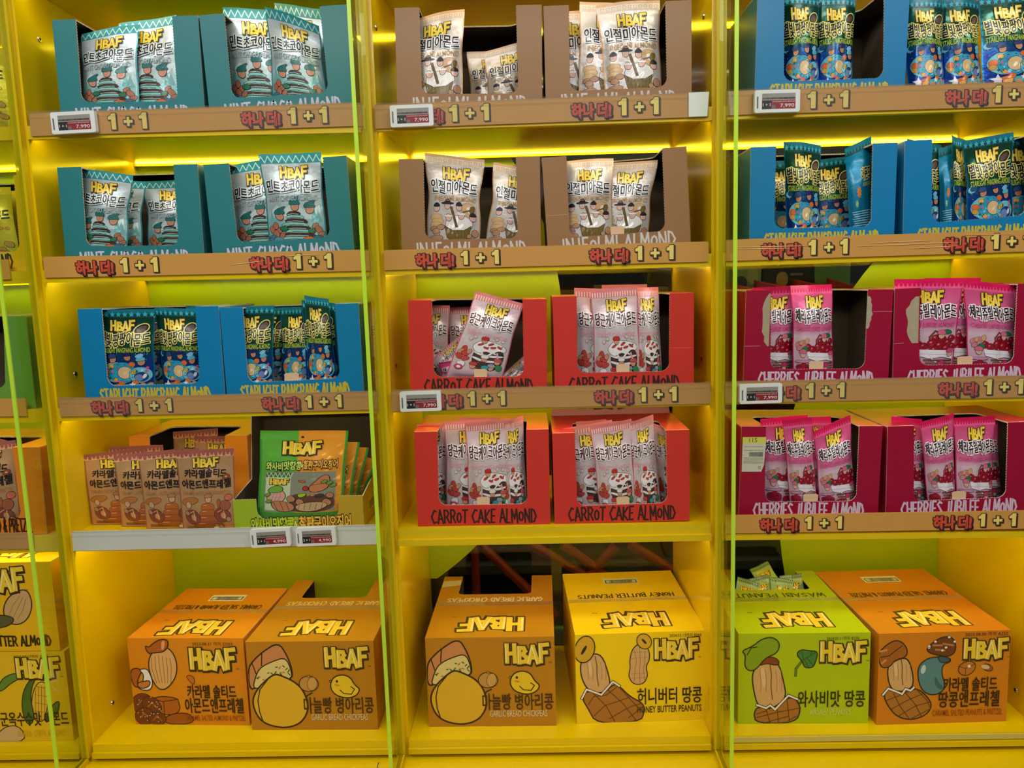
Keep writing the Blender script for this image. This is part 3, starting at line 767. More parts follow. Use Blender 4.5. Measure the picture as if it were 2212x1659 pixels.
def pouch(kind, TL, TR, BL, BR, label, group=None, thick=.013, curl=0., flop=0., pinch=.05, twist=0., seed=0, name='snack_pouch', bend=0., parent=None, cat='snack pouch', fold=0.):
    """stand-up foil pouch through four corner points; bulged body, wrinkles, flat header"""
    k = KINDS[kind]; rnd = np.random.RandomState(seed * 7 + 3)
    TL, TR, BL, BR = (np.array(p, float) for p in (TL, TR, BL, BR))
    u, v = np.meshgrid(np.linspace(0, 1, NU + 1), np.linspace(0, 1, NV + 1))
    uu = .5 + (u - .5) * (1 - pinch * np.exp(-((v - .62) / .17) ** 2))
    P = ((1 - uu) * (1 - v))[..., None] * BL + (uu * (1 - v))[..., None] * BR + ((1 - uu) * v)[..., None] * TL + (uu * v)[..., None] * TR
    X = (TR + BR - TL - BL); Y = (TL + TR - BL - BR); n = np.cross(X, Y); n /= np.linalg.norm(n)
    prof = sstep(v / .10) * (1 - sstep((v - .60) / .27))
    b = (np.clip(1 - (2 * u - 1) ** 2, 0, 1) ** .65) * prof
    wr = np.zeros_like(u)
    for _ in range(9):
        an = rnd.uniform(-.9, .9) if rnd.rand() < .6 else rnd.uniform(0, 3.1); cx, cy = rnd.rand(), rnd.uniform(.1, .85)
        dx = (u - cx) * .6; dy = (v - cy)
        s = dx * math.cos(an) + dy * math.sin(an) * .35; t = -dx * math.sin(an) + dy * math.cos(an)
        wr += rnd.uniform(-1, 1) * np.exp(-(s / rnd.uniform(.03, .07)) ** 2 - (t / rnd.uniform(.12, .35)) ** 2)
    wr *= .0032 * np.clip(b * 1.4 + .15, 0, 1)
    edge = np.minimum(np.minimum(u, 1 - u) * 8, 1)
    base = -curl * (2 * u - 1) ** 2 * sstep(v * 1.2 + .2) + flop * np.clip((v - .68) / .32, 0, 1) ** 2 + twist * (u - .5) * v + bend * np.sin(math.pi * v)
    base += .0025 * np.sin(u * 7 + rnd.rand() * 6) * sstep((v - .6) / .3)
    if fold: base += fold * np.clip((u - .62) / .38, 0, 1) ** 1.5 * sstep((v - .5) / .4)
    F = P + n * (base + (thick * b + wr) * edge + .0004)[..., None]
    B = P + n * (base - thick * b * edge - .0004)[..., None]
    gu = np.gradient(F, axis=1); gv = np.gradient(F, axis=0); N = np.cross(gu, gv); N /= np.linalg.norm(N, axis=2)[..., None] + 1e-12
    body_art, seal_art = kind_art(kind)
    front = pouch_mat('pouch_' + kind, k['stops'], k['rim'], k.get('metal', .35), k.get('rough', .34))
    back = ink(k['back'], True)
    root = None
    for part, (j0, j1, art) in enumerate(((0, NS, body_art), (NS, NV, seal_art))):
        V = []; Nn = []; Fc = []; Mi = []; UV = []
        W = NU + 1
        for g, sg in ((F, 1), (B, -1)):
            for j in range(j0, j1 + 1):
                for i in range(W): V.append(g[j, i]); Nn.append(N[j, i] * sg); UV.append((u[j, i], v[j, i]))
        rows = j1 - j0; o = W * (rows + 1)
        for j in range(rows):
            for i in range(NU):
                a, bb, c, d = j * W + i, j * W + i + 1, (j + 1) * W + i + 1, (j + 1) * W + i
                Fc += [(a, bb, c), (a, c, d)]; Mi += [0, 0]
                Fc += [(o + a, o + c, o + bb), (o + a, o + d, o + c)]; Mi += [1, 1]
        for j in range(rows):
            for i in (0, NU):
                a, d = j * W + i, (j + 1) * W + i
                Fc.append((a, d, o + d, o + a) if i == 0 else (a, o + a, o + d, d)); Mi.append(1)
        for j, fl in ((0, 1), (rows, 0)):
            for i in range(NU):
                a, d = j * W + i, j * W + i + 1
                Fc.append((a, o + a, o + d, d) if fl else (a, d, o + d, o + a)); Mi.append(1)
        mats = [front, back]
        for (AV, AF, lay, mat) in art.items:
            q = np.array(AV); fu = np.clip(q[:, 0] / BW * NU, 0, NU - 1e-6); fv = np.clip(q[:, 1] / BH * NV, 0, NV - 1e-6)
            i = np.minimum(fu.astype(int), NU - 1); j = np.minimum(fv.astype(int), NV - 1); a = fu - i; c = fv - j
            up = (c > a)[:, None]; a = a[:, None]; c = c[:, None]

            def tri(G):
                p00, p10, p11, p01 = G[j, i], G[j, i + 1], G[j + 1, i + 1], G[j + 1, i]
                return np.where(up, p00 * (1 - c) + p11 * a + p01 * (c - a), p00 * (1 - a) + p10 * (a - c) + p11 * c)
            nn = tri(N); nn /= np.linalg.norm(nn, axis=1)[:, None]
            pp = tri(F) + nn * (.00012 + .000016 * lay)
            o2 = len(V); V.extend(pp); Nn.extend(nn); UV.extend(q / (BW, BH))
            if mat not in mats: mats.append(mat)
            mi = mats.index(mat)
            for f in AF: Fc.append(tuple(o2 + x for x in f)); Mi.append(mi)
        org = (BL + BR) / 2
        me = bpy.data.meshes.new(name if part == 0 else 'top_seal')
        VA = np.array(V) - org
        me.from_pydata(VA.tolist(), [], Fc)
        for m in mats: me.materials.append(m)
        me.polygons.foreach_set('material_index', Mi); me.polygons.foreach_set('use_smooth', [True] * len(Fc))
        uvl = me.uv_layers.new(name='print'); li = np.empty(len(me.loops), dtype=np.int32); me.loops.foreach_get('vertex_index', li)
        uvl.data.foreach_set('uv', np.array(UV)[li].astype(np.float32).ravel())
        me.normals_split_custom_set_from_vertices([tuple(x) for x in Nn])
        ob = bpy.data.objects.new(me.name, me); COL.objects.link(ob)
        if part == 0:
            ob.location = org; root = ob; tag(ob, label, cat, group)
        else:
            ob.parent = root
    return root

# ------------------------------------------------------------------ room
b = MB(); b.box(-4, 4, -4, 4, -.05, 0, principled('grey_floor_tile', (150, 146, 140), .35)); struct(b.build('floor'))
b = MB(); b.box(-4, 4, 3.0, 3.1, 0, 3, principled('dark_shop_wall', (52, 50, 44), .6)); struct(b.build('wall_back'))
b = MB(); b.box(-4, 4, -4, 4, 3.0, 3.1, principled('ceiling_paint', (196, 196, 194), .8)); struct(b.build('ceiling'))

# ------------------------------------------------------------------ shelving units
DEP = .495
BAYX = {0: (-2.0, -1.226), 1: (-1.193, -.4161), 2: (-.38, .38), 3: (.4131, 1.1897)}
# lower edge of each shelf lip, read at the two ends of the lip (pixels)
LIP = {(1, 'A'): (60, 301, 783, 286), (2, 'A'): (811, 283.5, 1534, 260), (3, 'A'): (1566, 258, 2212, 236),
       (1, 'B'): (93, 611, 801, 597), (2, 'B'): (830, 594, 1533, 576), (3, 'B'): (1564, 576, 2212, 554),
       (1, 'C'): (127, 910, 815, 892), (2, 'C'): (848, 891, 1535, 876), (3, 'C'): (1565, 874, 2212, 866),
       (1, 'D'): (160, 1191, 815, 1180), (2, 'D'): (864, 1177, 1537, 1165), (3, 'D'): (1566, 1164, 2212, 1158)}
ZLIP = {}
for k, (x0, y0, x1, y1) in LIP.items():
    a, c = at(x0, y0, -.005), at(x1, y1, -.005); sl = (c[2] - a[2]) / (c[0] - a[0]); xl, xr = BAYX[k[0]]
    ZLIP[k] = (a[2] + sl * (xl - a[0]), a[2] + sl * (xr - a[0]))
for r in 'ABCD': z = ZLIP[(1, r)][0]; ZLIP[(0, r)] = (z - .008, z)
for i in range(4): z0, z1 = ZLIP[(i, 'A')]; ZLIP[(i, 'O')] = (z0 + .331, z1 + .331)
ZE = ZF - 1.138                              # floor of the bottom trays
ZPL = ZF - 1.184                             # top of the plinth


def zlip(bay, row, x):
    xl, xr = BAYX[bay]; a, c = ZLIP[(bay, row)]; return a + (c - a) * (x - xl) / (xr - xl)


SHT = {'O': .030, 'A': .030, 'B': .030, 'C': .031, 'D': .040}       # shelf top above the lower edge of its lip


def zshelf(bay, row, x): return zlip(bay, row, x) + SHT[row]


def slab(m, xl, xr, y0, y1, zl0, zl1, zr0, zr1, mat):
    m.hexa([(xl, y0, zl0), (xr, y0, zr0), (xr, y1, zr0), (xl, y1, zl0), (xl, y0, zl1), (xr, y0, zr1), (xr, y1, zr1), (xl, y1, zl1)], mat)


LIME_SHAPE = {}
BAYNAME = {0: 'partial far left', 1: 'left', 2: 'middle', 3: 'right'}
ROWNAME = {'O': 'above the frame', 'A': 'top', 'B': 'second', 'C': 'third', 'D': 'fourth'}


def circle3(p, q, r):
    ax, ay, bx, by, cx, cy = *p, *q, *r
    d = 2 * (ax * (by - cy) + bx * (cy - ay) + cx * (ay - by))
    ux = ((ax * ax + ay * ay) * (by - cy) + (bx * bx + by * by) * (cy - ay) + (cx * cx + cy * cy) * (ay - by)) / d
    uy = ((ax * ax + ay * ay) * (cx - bx) + (bx * bx + by * by) * (ax - cx) + (cx * cx + cy * cy) * (bx - ax)) / d
    return ux, uy, math.hypot(ax - ux, ay - uy)


for bay in range(4):
    xl, xr = BAYX[bay]
    U = empty('shelving_unit', ((xl + xr) / 2, .25, ZPL))
    tag(U, {0: 'yellow shelving unit at the left edge, cut off by the frame', 1: 'yellow shelving unit, left of the three full bays',
            2: 'yellow shelving unit in the middle, with red boxes on its third and fourth shelves',
            3: 'yellow shelving unit on the right, with crimson boxes on its third and fourth shelves'}[bay], 'shelving unit', 'yellow shelving units')
    off = (U.location.x, U.location.y, U.location.z)

    def put(m, name, par=U):
        o = m.build(name); o.parent = par
        o.matrix_parent_inverse = Matrix.Translation(-Vector(off)); return o
    sides = {0: [(xr, xr + .016)], 1: [(xl - .016, xl), (xr, xr + .0175)], 2: [(xl - .0175, xl), (xr, xr + .016)], 3: [(xl - .016, xl), (xr, xr + .02)]}[bay]
    for a, c in sides:
        m = MB(); m.box(a, c, 0, DEP + .01, ZPL, ZF + .75, YELLOW)
        sp = put(m, 'side_panel')
        inner = c if c <= xl + 1e-6 else a; sg = 1 if c <= xl + 1e-6 else -1
        for (px, py, Y) in {(1, 1): [(85, 85, .081), (162, 808, .083), (243, 1518, .095)], (2, 1): [(812, 60, .045), (855, 790, .08)], (2, -1): [(1520, 35, .083), (1517, 775, .093)], (3, -1): [(2195, 1490, .092)]}.get((bay, sg), []):
            q = at(px, py, Y); s = MB(); s.cyl((inner, Y, q[2]), (sg, 0, 0), .0075, .0025, STEEL, 14, .006); s.cyl((inner + sg * .0024, Y, q[2]), (sg, 0, 0), .0035, .0003, BLACK, 6)
            s.build('screw', sp)
    for row in 'OABCD':
        zl, zr = ZLIP[(bay, row)]; e = .0004; t1 = SHT[row]; t0 = t1 - .011
        m = MB()
        slab(m, xl + e, xr - e, .012, DEP - .001, zl + t0, zl + t1, zr + t0, zr + t1, YELLOW)
        slab(m, xl + e, xr - e, -.005, .012, zl, zl + t1, zr, zr + t1, YEDGE)
        if (bay, row) == (2, 'D') or (bay, row) == (3, 'D'): slab(m, xl + e, xr - e, -.016, -.005, zl, zl + .015, zr, zr + .015, YEDGE)
        sh = put(m, 'shelf')
        for nm, y0, y1, mat in (('led_strip', DEP - .031, DEP - .024, LEDM), ('led_strip', .020, .030, LEDB if row == 'D' else LEDF)):
            m = MB(); slab(m, xl + .012, xr - .012, y0, y1, zl + t0 - .0045, zl + t0, zr + t0 - .0045, zr + t0, mat)
            m.build(nm, sh)
        m = MB(); slab(m, xl + e, xr - e, DEP - .020, DEP - .016, zl + t0 - .010, zl + t0, zr + t0 - .010, zr + t0, YEDGE)
        m.build('cable_rail', sh)
    # bottom tray with its raised border and stepped front
    m = MB(); e = .0004
    m.box(xl + e, xr - e, -.010, DEP - .001, ZE - .018, ZE, YELLOW)
    m.box(xl + e, xr - e, -.010, .004, ZPL + .012, ZE - .018, YEDGE); m.box(xl + e, xr - e, -.018, -.010, ZPL + .012, ZPL + .026, YEDGE)
    m.box(xl + e, xr - e, .004, .02, ZPL, ZE - .018, BLACK)
    m.box(xl + e, xl + .03, .03, DEP - .02, ZE, ZE + .0003, YELLOW); m.box(xr - .03, xr - e, .03, DEP - .02, ZE, ZE + .0003, YELLOW)
    bt = put(m, 'base_tray')
    if bay == 3:
        m = MB(); m.box(xl + .01, xr, -.0135, -.010, ZE - .017, ZE - .004, principled('price_rail', (206, 192, 96), .3)); put(m, 'price_rail')
    # glass back with the lime film stuck on it
    m = MB(); m.box(xl + e, xr - e, DEP, DEP + .005, ZPL, ZF + .74, GLASS); gp = put(m, 'glass_back')
    m = MB(); m.box(xl + e, xr - e, DEP - .008, DEP - .0015, ZE, float(at(1220, 1396, DEP - .008)[2]), YELLOW); put(m, 'kickboard')
    z0, z1 = ZPL + .05, ZF + .74
    if bay in (0, 1): poly = [(xl + e, z0), (xr - e, z0), (xr - e, z1), (xl + e, z1)]
    elif bay == 2:
        q = [at(*p, DEP) for p in ((1205, 595), (1031, 1177), (932, 1258))]; cx, cz, r = circle3(*[(p[0], p[2]) for p in q])
        arc = []
        for i in range(61):
            t = math.radians(-75 + 165 * i / 60); arc.append((cx + r * math.cos(t), cz + r * math.sin(t)))
        arc = [p for p in arc if xl + e < p[0] < xr - e and z0 < p[1] < z1]
        poly = [(xl + e, arc[0][1])] + arc + [(xl + e, min(z1, arc[-1][1]))]
    else:
        q = [at(*p, DEP) for p in ((1697, 1250), (1685, 1165), (1850, 612))]; cx, cz, r = circle3(*[(p[0], p[2]) for p in q])
        arc = []
        for i in range(61):
            t = math.radians(100 + 160 * i / 60); arc.append((cx + r * math.cos(t), cz + r * math.sin(t)))
        arc = [p for p in arc if xl + e < p[0] < xr - e and z0 < p[1] < z1]
        poly = [(xr - e, arc[0][1])] + arc + [(xr - e, arc[-1][1])]
    m = MB(); m.plate(poly, (0, DEP - .0002, 0), (1, 0, 0), (0, 0, 1), (0, -1, 0), .0001 + .00005, LIME)
    m.build('lime_film', gp)

# plinth under all bays
m = MB(); m.box(-2.0, 1.6, -.55, DEP, 0, ZPL, YELLOW)
struct(m.build('trim_1'))
m = MB()
for x in (-.455,): m.box(x, x + .002, -.55, -.03, ZPL, ZPL + .0002, BLACK)
struct(m.build('trim_2'))

# green-edged glass dividers between the bays
for i, (x, y0) in enumerate(((-1.2095, -.130), (-.398, -.150), (.3966, -.148))):
    G = empty('glass_divider', (x, 0, ZPL))
    tag(G, 'upright green-edged glass fin ' + ('nearest the left edge' if i == 0 else 'between the left and middle bays' if i == 1 else 'between the middle and right bays'), 'glass divider', 'glass dividers between the bays')
    m = MB(); m.box(-.004, .004, y0 + .004, -.0188, .004, 1.93, FIN_GLASS); m.build('pane', G)
    m = MB(); m.box(-.0042, .0042, y0, y0 + .004, .004, 1.93, GLASS_EDGE); m.build('polished_edge', G)
    m = MB(); m.box(-.009, -.0045, y0, -.02, 0, .014, YEDGE); m.box(.0045, .009, y0, -.02, 0, .014, YEDGE); m.build('floor_channel', G)
    m = MB(); m.box(-.010, .010, -.0185, -.001, 0.014, 1.93, YEDGE); m.build('mounting_post', G)

# ------------------------------------------------------------------ shelf-edge promotion strips
TAN = principled('tan_promo_card', (206, 152, 74), .4, noise=(14, .06))
PSHEET = principled('pale_strip', (228, 234, 228), .3)
STRIPW = {'A': (206, 152, 74)}


def quad_plane(c, Y):
    P = [at(c[2 * i], c[2 * i + 1], Y) for i in range(4)]     # TL TR BR BL
    return P


def strip(bay, row, c, items, cover, label, blank=False, scuffs=(), group='promotion strips on the shelf edges', white_end=None):
    Y = -.0095 if (bay, row) != (3, 'D') else -.0205
    TL, TR, BR, BL = quad_plane(c, Y)
    ux = TR - TL; W = np.linalg.norm(ux); ux /= W; uz = np.array([-ux[2], 0, ux[0]]); H = (np.linalg.norm(TL - BL) + np.linalg.norm(TR - BR)) / 2
    O = (BL + TL) / 2 - uz * H / 2
    E0 = empty('promo_strip', tuple(O)); tag(E0, label, 'promotion strip', group)
    m = MB(); r = .004
    poly = [(0, 0), (W, 0), (W, H - r), (W - .3 * r, H - .3 * r), (W - r, H), (r, H), (.3 * r, H - .3 * r), (0, H - r)]
    a = Art()
    for (kind, px) in items:
        p = at(px, np.interp(px, (c[0], c[2]), ((c[1] + c[7]) / 2, (c[3] + c[5]) / 2)), Y); x = (np.dot(p - O, ux)) * 1000
        h = H * 1000
        if kind == 'more':
            a.text('하나 더!', x - 2, h * .42, 87, 30, (214, 78, 52), 0, (58, 32, 28), 0, shadow=((58, 32, 28), 3, -3), fat=(3.2, 7))
        else:
            hh = .70 * h; yb = h * .17
            for x0 in (x - 36, x + 36):
                one = [(x0 + p * hh, yb + q * hh) for p, q in ((-.30, .62), (-.12, .62), (-.10, .66), (-.10, 0), (.2, 0), (.2, 1), (-.06, 1), (-.16, .86), (-.3, .80))]
                for d in (3, 1.5, 0): a.poly([(p + d, q - d * .8) for p, q in one], (58, 40, 24)); a.line([(p + d, q - d * .8) for p, q in one + one[:1]], 3.2, (58, 40, 24))
                a.poly(one, (238, 216, 112))
            y0 = h * .5
            for d in (2.6, 1.3, 0):
                for (p0, p1) in (((-8, 0), (8, 0)), ((0, -8), (0, 8))): a.line([(x + p0[0] + d, y0 + p0[1] - d), (x + p1[0] + d, y0 + p1[1] - d)], 10.6, (58, 40, 24))
            for (p0, p1) in (((-8, 0), (8, 0)), ((0, -8), (0, 8))): a.line([(x + p0[0], y0 + p0[1]), (x + p1[0], y0 + p1[1])], 6, (238, 216, 112))
    for q in scuffs:
        A, Bq = at(q[0], q[1], Y) - O, at(q[2], q[3], Y) - O
        P0 = (float(np.dot(A, ux)) * 1000, float(np.dot(A, uz)) * 1000); P1 = (float(np.dot(Bq, ux)) * 1000, float(np.dot(Bq, uz)) * 1000)
        L = [(P0[0] + (P1[0] - P0[0]) * t, P0[1] + (P1[1] - P0[1]) * t) for t in np.linspace(0, 1, 9)]
        a.poly([(x, y - .3 - .7 * math.sin(i * .39)) for i, (x, y) in enumerate(L)] + [(x, y + .3 + .6 * math.sin(i * .39)) for i, (x, y) in list(enumerate(L))[::-1]], (228, 186, 124))
    m.plate(poly, (0, 0, 0), ux, uz, (0, -1, 0), .0042, PSHEET if blank else TAN)
    sc = Art(); sc.items = [([(x / 1000, y / 1000) for x, y in V], F, l, mt) for V, F, l, mt in a.items]
    m.art(sc, (0, 0, 0), ux, uz, (0, -1, 0))
    m.build('printed_card' if not blank else 'plastic_rail', E0)
    if cover:
        m = MB(); m.plate([(-.001, -.001), (W + .001, -.001), (W + .001, H + .003), (-.001, H + .003)], (0, -.0022, 0), ux, uz, (0, -1, 0), .0012, COVER)
        for h0, h1 in ((H - .001, H + .003), (H - .012, H - .0095)):
            m.plate([(-.001, h0), (W + .001, h0), (W + .001, h1), (-.001, h1)], (0, -.0032, 0), ux, uz, (0, -1, 0), .001, COVER)
        m.build('clear_cover', E0)
    if white_end:
        x0, x1 = [np.dot(at(p, c[3] + 20, Y) - O, ux) for p in white_end]
        m = MB(); m.plate([(x0, 0), (x1 - .002, 0), (x1, H * .55), (x1 + .002, H), (x0, H)], (0, -.0034, 0), ux, uz, (0, -1, 0), .0004, PSHEET); m.build('blank_card', E0)
    return E0


strip(1, 'A', (62, 244, 782, 221, 782, 271, 68, 294), [('one', 277), ('more', 565), ('one', 666)], True, 'tan promotion strip on the top shelf of the left bay')
strip(2, 'A', (808, 226, 1530, 199, 1530, 251, 812, 278), [('more', 917), ('one', 1015), ('more', 1279), ('one', 1381)], True, 'tan promotion strip on the top shelf of the middle bay, ending in a blank patch', white_end=(1487, 1529))
strip(3, 'A', (1567, 196, 2240, 175, 2240, 227, 1567, 249), [('one', 1790), ('more', 2089), ('one', 2190)], True, 'tan promotion strip on the top shelf of the right bay')
strip(1, 'B', (93, 555, 798, 539, 799, 585, 96, 600), [('more', 206), ('one', 302), ('more', 583), ('one', 677)], False, 'tan promotion strip on the second shelf of the left bay', scuffs=((500, 572, 572, 563), (618, 553, 692, 549)))
strip(2, 'B', (828, 540, 1530, 521, 1530, 564, 831, 584), [('more', 941), ('one', 1038), ('more', 1317), ('one', 1415)], False, 'tan promotion strip on the second shelf of the middle bay')
strip(3, 'B', (1566, 518, 2240, 496, 2240, 543, 1566, 564), [('more', 1689), ('one', 1790), ('more', 2083), ('one', 2185)], False, 'tan promotion strip on the second shelf of the right bay, scuffed', scuffs=((1590, 534, 1746, 531), (1592, 538, 1706, 536), (1880, 525, 2012, 519), (1850, 532, 2070, 523), (1960, 537, 2072, 531), (2080, 507, 2186, 506)))
strip(1, 'C', (127, 861, 816, 845, 817, 884, 130, 900), [('more', 239), ('one', 333), ('more', 608), ('one', 700)], True, 'tan promotion strip on the third shelf, left bay, under the blue boxes')
strip(2, 'C', (845, 844, 1534, 827, 1534, 872, 848, 888), [('more', 959), ('one', 1052), ('more', 1327), ('one', 1422)], True, 'tan promotion strip on the third shelf, middle bay, under the red boxes')
strip(3, 'C', (1567, 826, 2240, 812, 2240, 860, 1567, 870), [('more', 1688), ('one', 1784), ('more', 2071), ('one', 2169)], True, 'tan promotion strip on the third shelf, right bay, under the crimson boxes')
strip(3, 'D', (1567, 1114, 2240, 1103, 2240, 1143, 1567, 1152), [('more', 1684), ('one', 1780), ('more', 2059), ('one', 2155)], False, 'tan promotion strip on the fourth shelf of the right bay')
strip(1, 'D', (153, 1148, 813, 1133, 814, 1173, 160, 1191), [], True, 'blank pale plastic shelf rail carrying two price tags', blank=True)
strip(0, 'C', (-300, 868, 57, 861, 60, 900, -300, 905), [], False, 'short tan strip at the left edge, below the green box')
strip(0, 'D', (-300, 1158, 72, 1152, 76, 1187, -300, 1190), [], True, 'tan strip at the left edge, below the orange box', white_end=None)
strip(0, 'B', (-300, 575, 21, 560, 24, 603, -300, 618), [], False, 'short tan strip at the left edge, below the yellow box')

# ------------------------------------------------------------------ electronic price tags
SCREEN = principled('grey_tag_screen', (150, 146, 138), .25)


def price_tag(c, off, price, label):
    Y = -.0262
    TL, TR, BR, BL = quad_plane(c, Y); ux = TR - TL; W = np.linalg.norm(ux); ux /= W; uz = np.array([-ux[2], 0, ux[0]]); H = np.linalg.norm(TL - BL)
    E0 = empty('price_tag', tuple(BL)); tag(E0, label, 'price tag', 'electronic price tags')
    r = .004; P = []
    for cx, cy, a0 in ((W - r, r, -90), (W - r, H - r, 0), (r, H - r, 90), (r, r, 180)):
        P += [(cx + r * math.cos(math.radians(a0 + t)), cy + r * math.sin(math.radians(a0 + t))) for t in (0, 30, 60, 90)]
    m = MB(); m.plate(P, (0, 0, 0), ux, uz, (0, -1, 0), .0125, WHITE_PL); m.build('housing', E0)
    w, h = W * 1000, H * 1000; a = Art()
    x0, x1, y0, y1 = .16 * w, .90 * w, .15 * h, .84 * h; ym = y0 + (y1 - y0) * .56; xm = x0 + (x1 - x0) * .28
    a.rect(x0, y0, x1, y1, (150, 146, 138)); a.rect(x0, y0, xm, ym, (32, 34, 36)); a.rect(xm, y0, x1, ym, (142, 32, 38))
    a.text(off, x0 + (xm - x0) * .5, (y0 + ym) / 2, (xm - x0) * .8, h * .13, (230, 230, 228), .01)
    a.text(price, x1 - (x1 - xm) * .34, y0 + (ym - y0) * .36, (x1 - xm) * .58, h * .18, (232, 226, 226), .005)
    a.rect(xm + .8, y0 + .6, xm + (x1 - xm) * .17, y0 + (ym - y0) * .45, (110, 104, 104))
    rnd = random.Random(5); x = x0 + 1
    while x < x1 - 2: q = rnd.uniform(.6, 1.8); a.rect(x, ym + h * .05, x + q, ym + h * .12, (52, 46, 48)); x += q + rnd.uniform(.25, .9)
    x = xm + 2
    while x < x1 - 3: q = rnd.uniform(.6, 1.6); a.rect(x, ym - h * .10, x + q, ym - h * .04, (206, 150, 150)); x += q + rnd.uniform(.3, .9)
    a.text(off, x0 + w * .07, y1 - h * .06, w * .09, h * .05, (70, 66, 66), 0)
    a.rect(.05 * w, .2 * h, .075 * w, .72 * h, (90, 96, 94))
    for V, F, l, mt in a.items: V[:] = [(x / 1000, y / 1000) for x, y in V]
    m = MB(); m.art(a, (0, 0, 0), ux, uz, (0, -1, 0)); m.build('screen', E0)


price_tag((110, 243, 205, 238, 207, 285, 113, 290), '1 + 1', '7,990', 'white price tag reading 7,990 under the left teal box, top shelf')
price_tag((841, 228, 934, 224, 936, 271, 844, 275), '1 + 1', '7,990', 'white price tag reading 7,990 under the left brown box, top shelf')
price_tag((1631, 195, 1729, 192, 1729, 240, 1630, 244), '1 + 1', '7,990', 'white price tag reading 7,990 under the blue box, top right shelf')
price_tag((862, 847, 951, 844, 952, 887, 865, 890), '1 + 1', '7,990', 'white price tag reading 7,990 under the left red box, third shelf')
price_tag((1600, 831, 1692, 828, 1691, 870, 1598, 873), '1 + 1', '7,990', 'white price tag reading 7,990 under the crimson box, third shelf')
price_tag((541, 1145, 627, 1140, 629, 1179, 543, 1184), '2 + 1', '4,990', 'white price tag reading 4,990, left of the pair on the pale rail')
price_tag((638, 1142, 724, 1138, 727, 1177, 641, 1181), '2 + 1', '4,990', 'white price tag reading 4,990, right of the pair on the pale rail')

# ------------------------------------------------------------------ display boxes with a torn-out window
def serr(p, q, pitch=.0062, amp=.0011, skip=.25):
    """perforated tear line from p to q"""
    L = math.hypot(q[0] - p[0], q[1] - p[1]); n = max(1, int(L / pitch)); dx, dy = (q[0] - p[0]) / L, (q[1] - p[1]) / L
    out = []
    for i in range(n):
        for t, s in ((.15, 0), (.3, 1), (.7, 1), (.85, 0)):
            k = (i + t) / n * L; out.append((p[0] + dx * k + dy * amp * s, p[1] + dy * k - dx * amp * s))
    return out


BOXC = {'mint': (40, 126, 130), 'injeolmi': (158, 116, 74), 'starlight': (0, 126, 180), 'carrot': (208, 54, 42), 'cherry': (158, 4, 50), 'caramel': (226, 136, 30), 'green': (110, 160, 60), 'yellow': (236, 190, 20)}
BOXN = {'mint': 'teal', 'injeolmi': 'brown', 'starlight': 'blue', 'carrot': 'red', 'cherry': 'crimson', 'caramel': 'orange', 'green': 'green', 'yellow': 'yellow'}
BOXT = {'mint': ('MINT CHOCO ALMoND', (206, 206, 226)), 'injeolmi': ('INJEoLMI ALMoND', (214, 208, 200)), 'starlight': ('STARLIGHT PANGPANG ALMoND', (206, 186, 50)),
        'carrot': ('CARRoT CAKE ALMoND', (52, 28, 18)), 'cherry': ('CHERRIES JUBILEE ALMoND', (214, 196, 216)), 'caramel': ('CARAMEL SALTED ALMoND & PRETZEL', (70, 36, 14)), 'yellow': ('HoNEY BUTTER ALMoND', (40, 30, 10)), 'green': ('WASABI ALMoND', (30, 50, 20))}
BD, TH = .240, .003


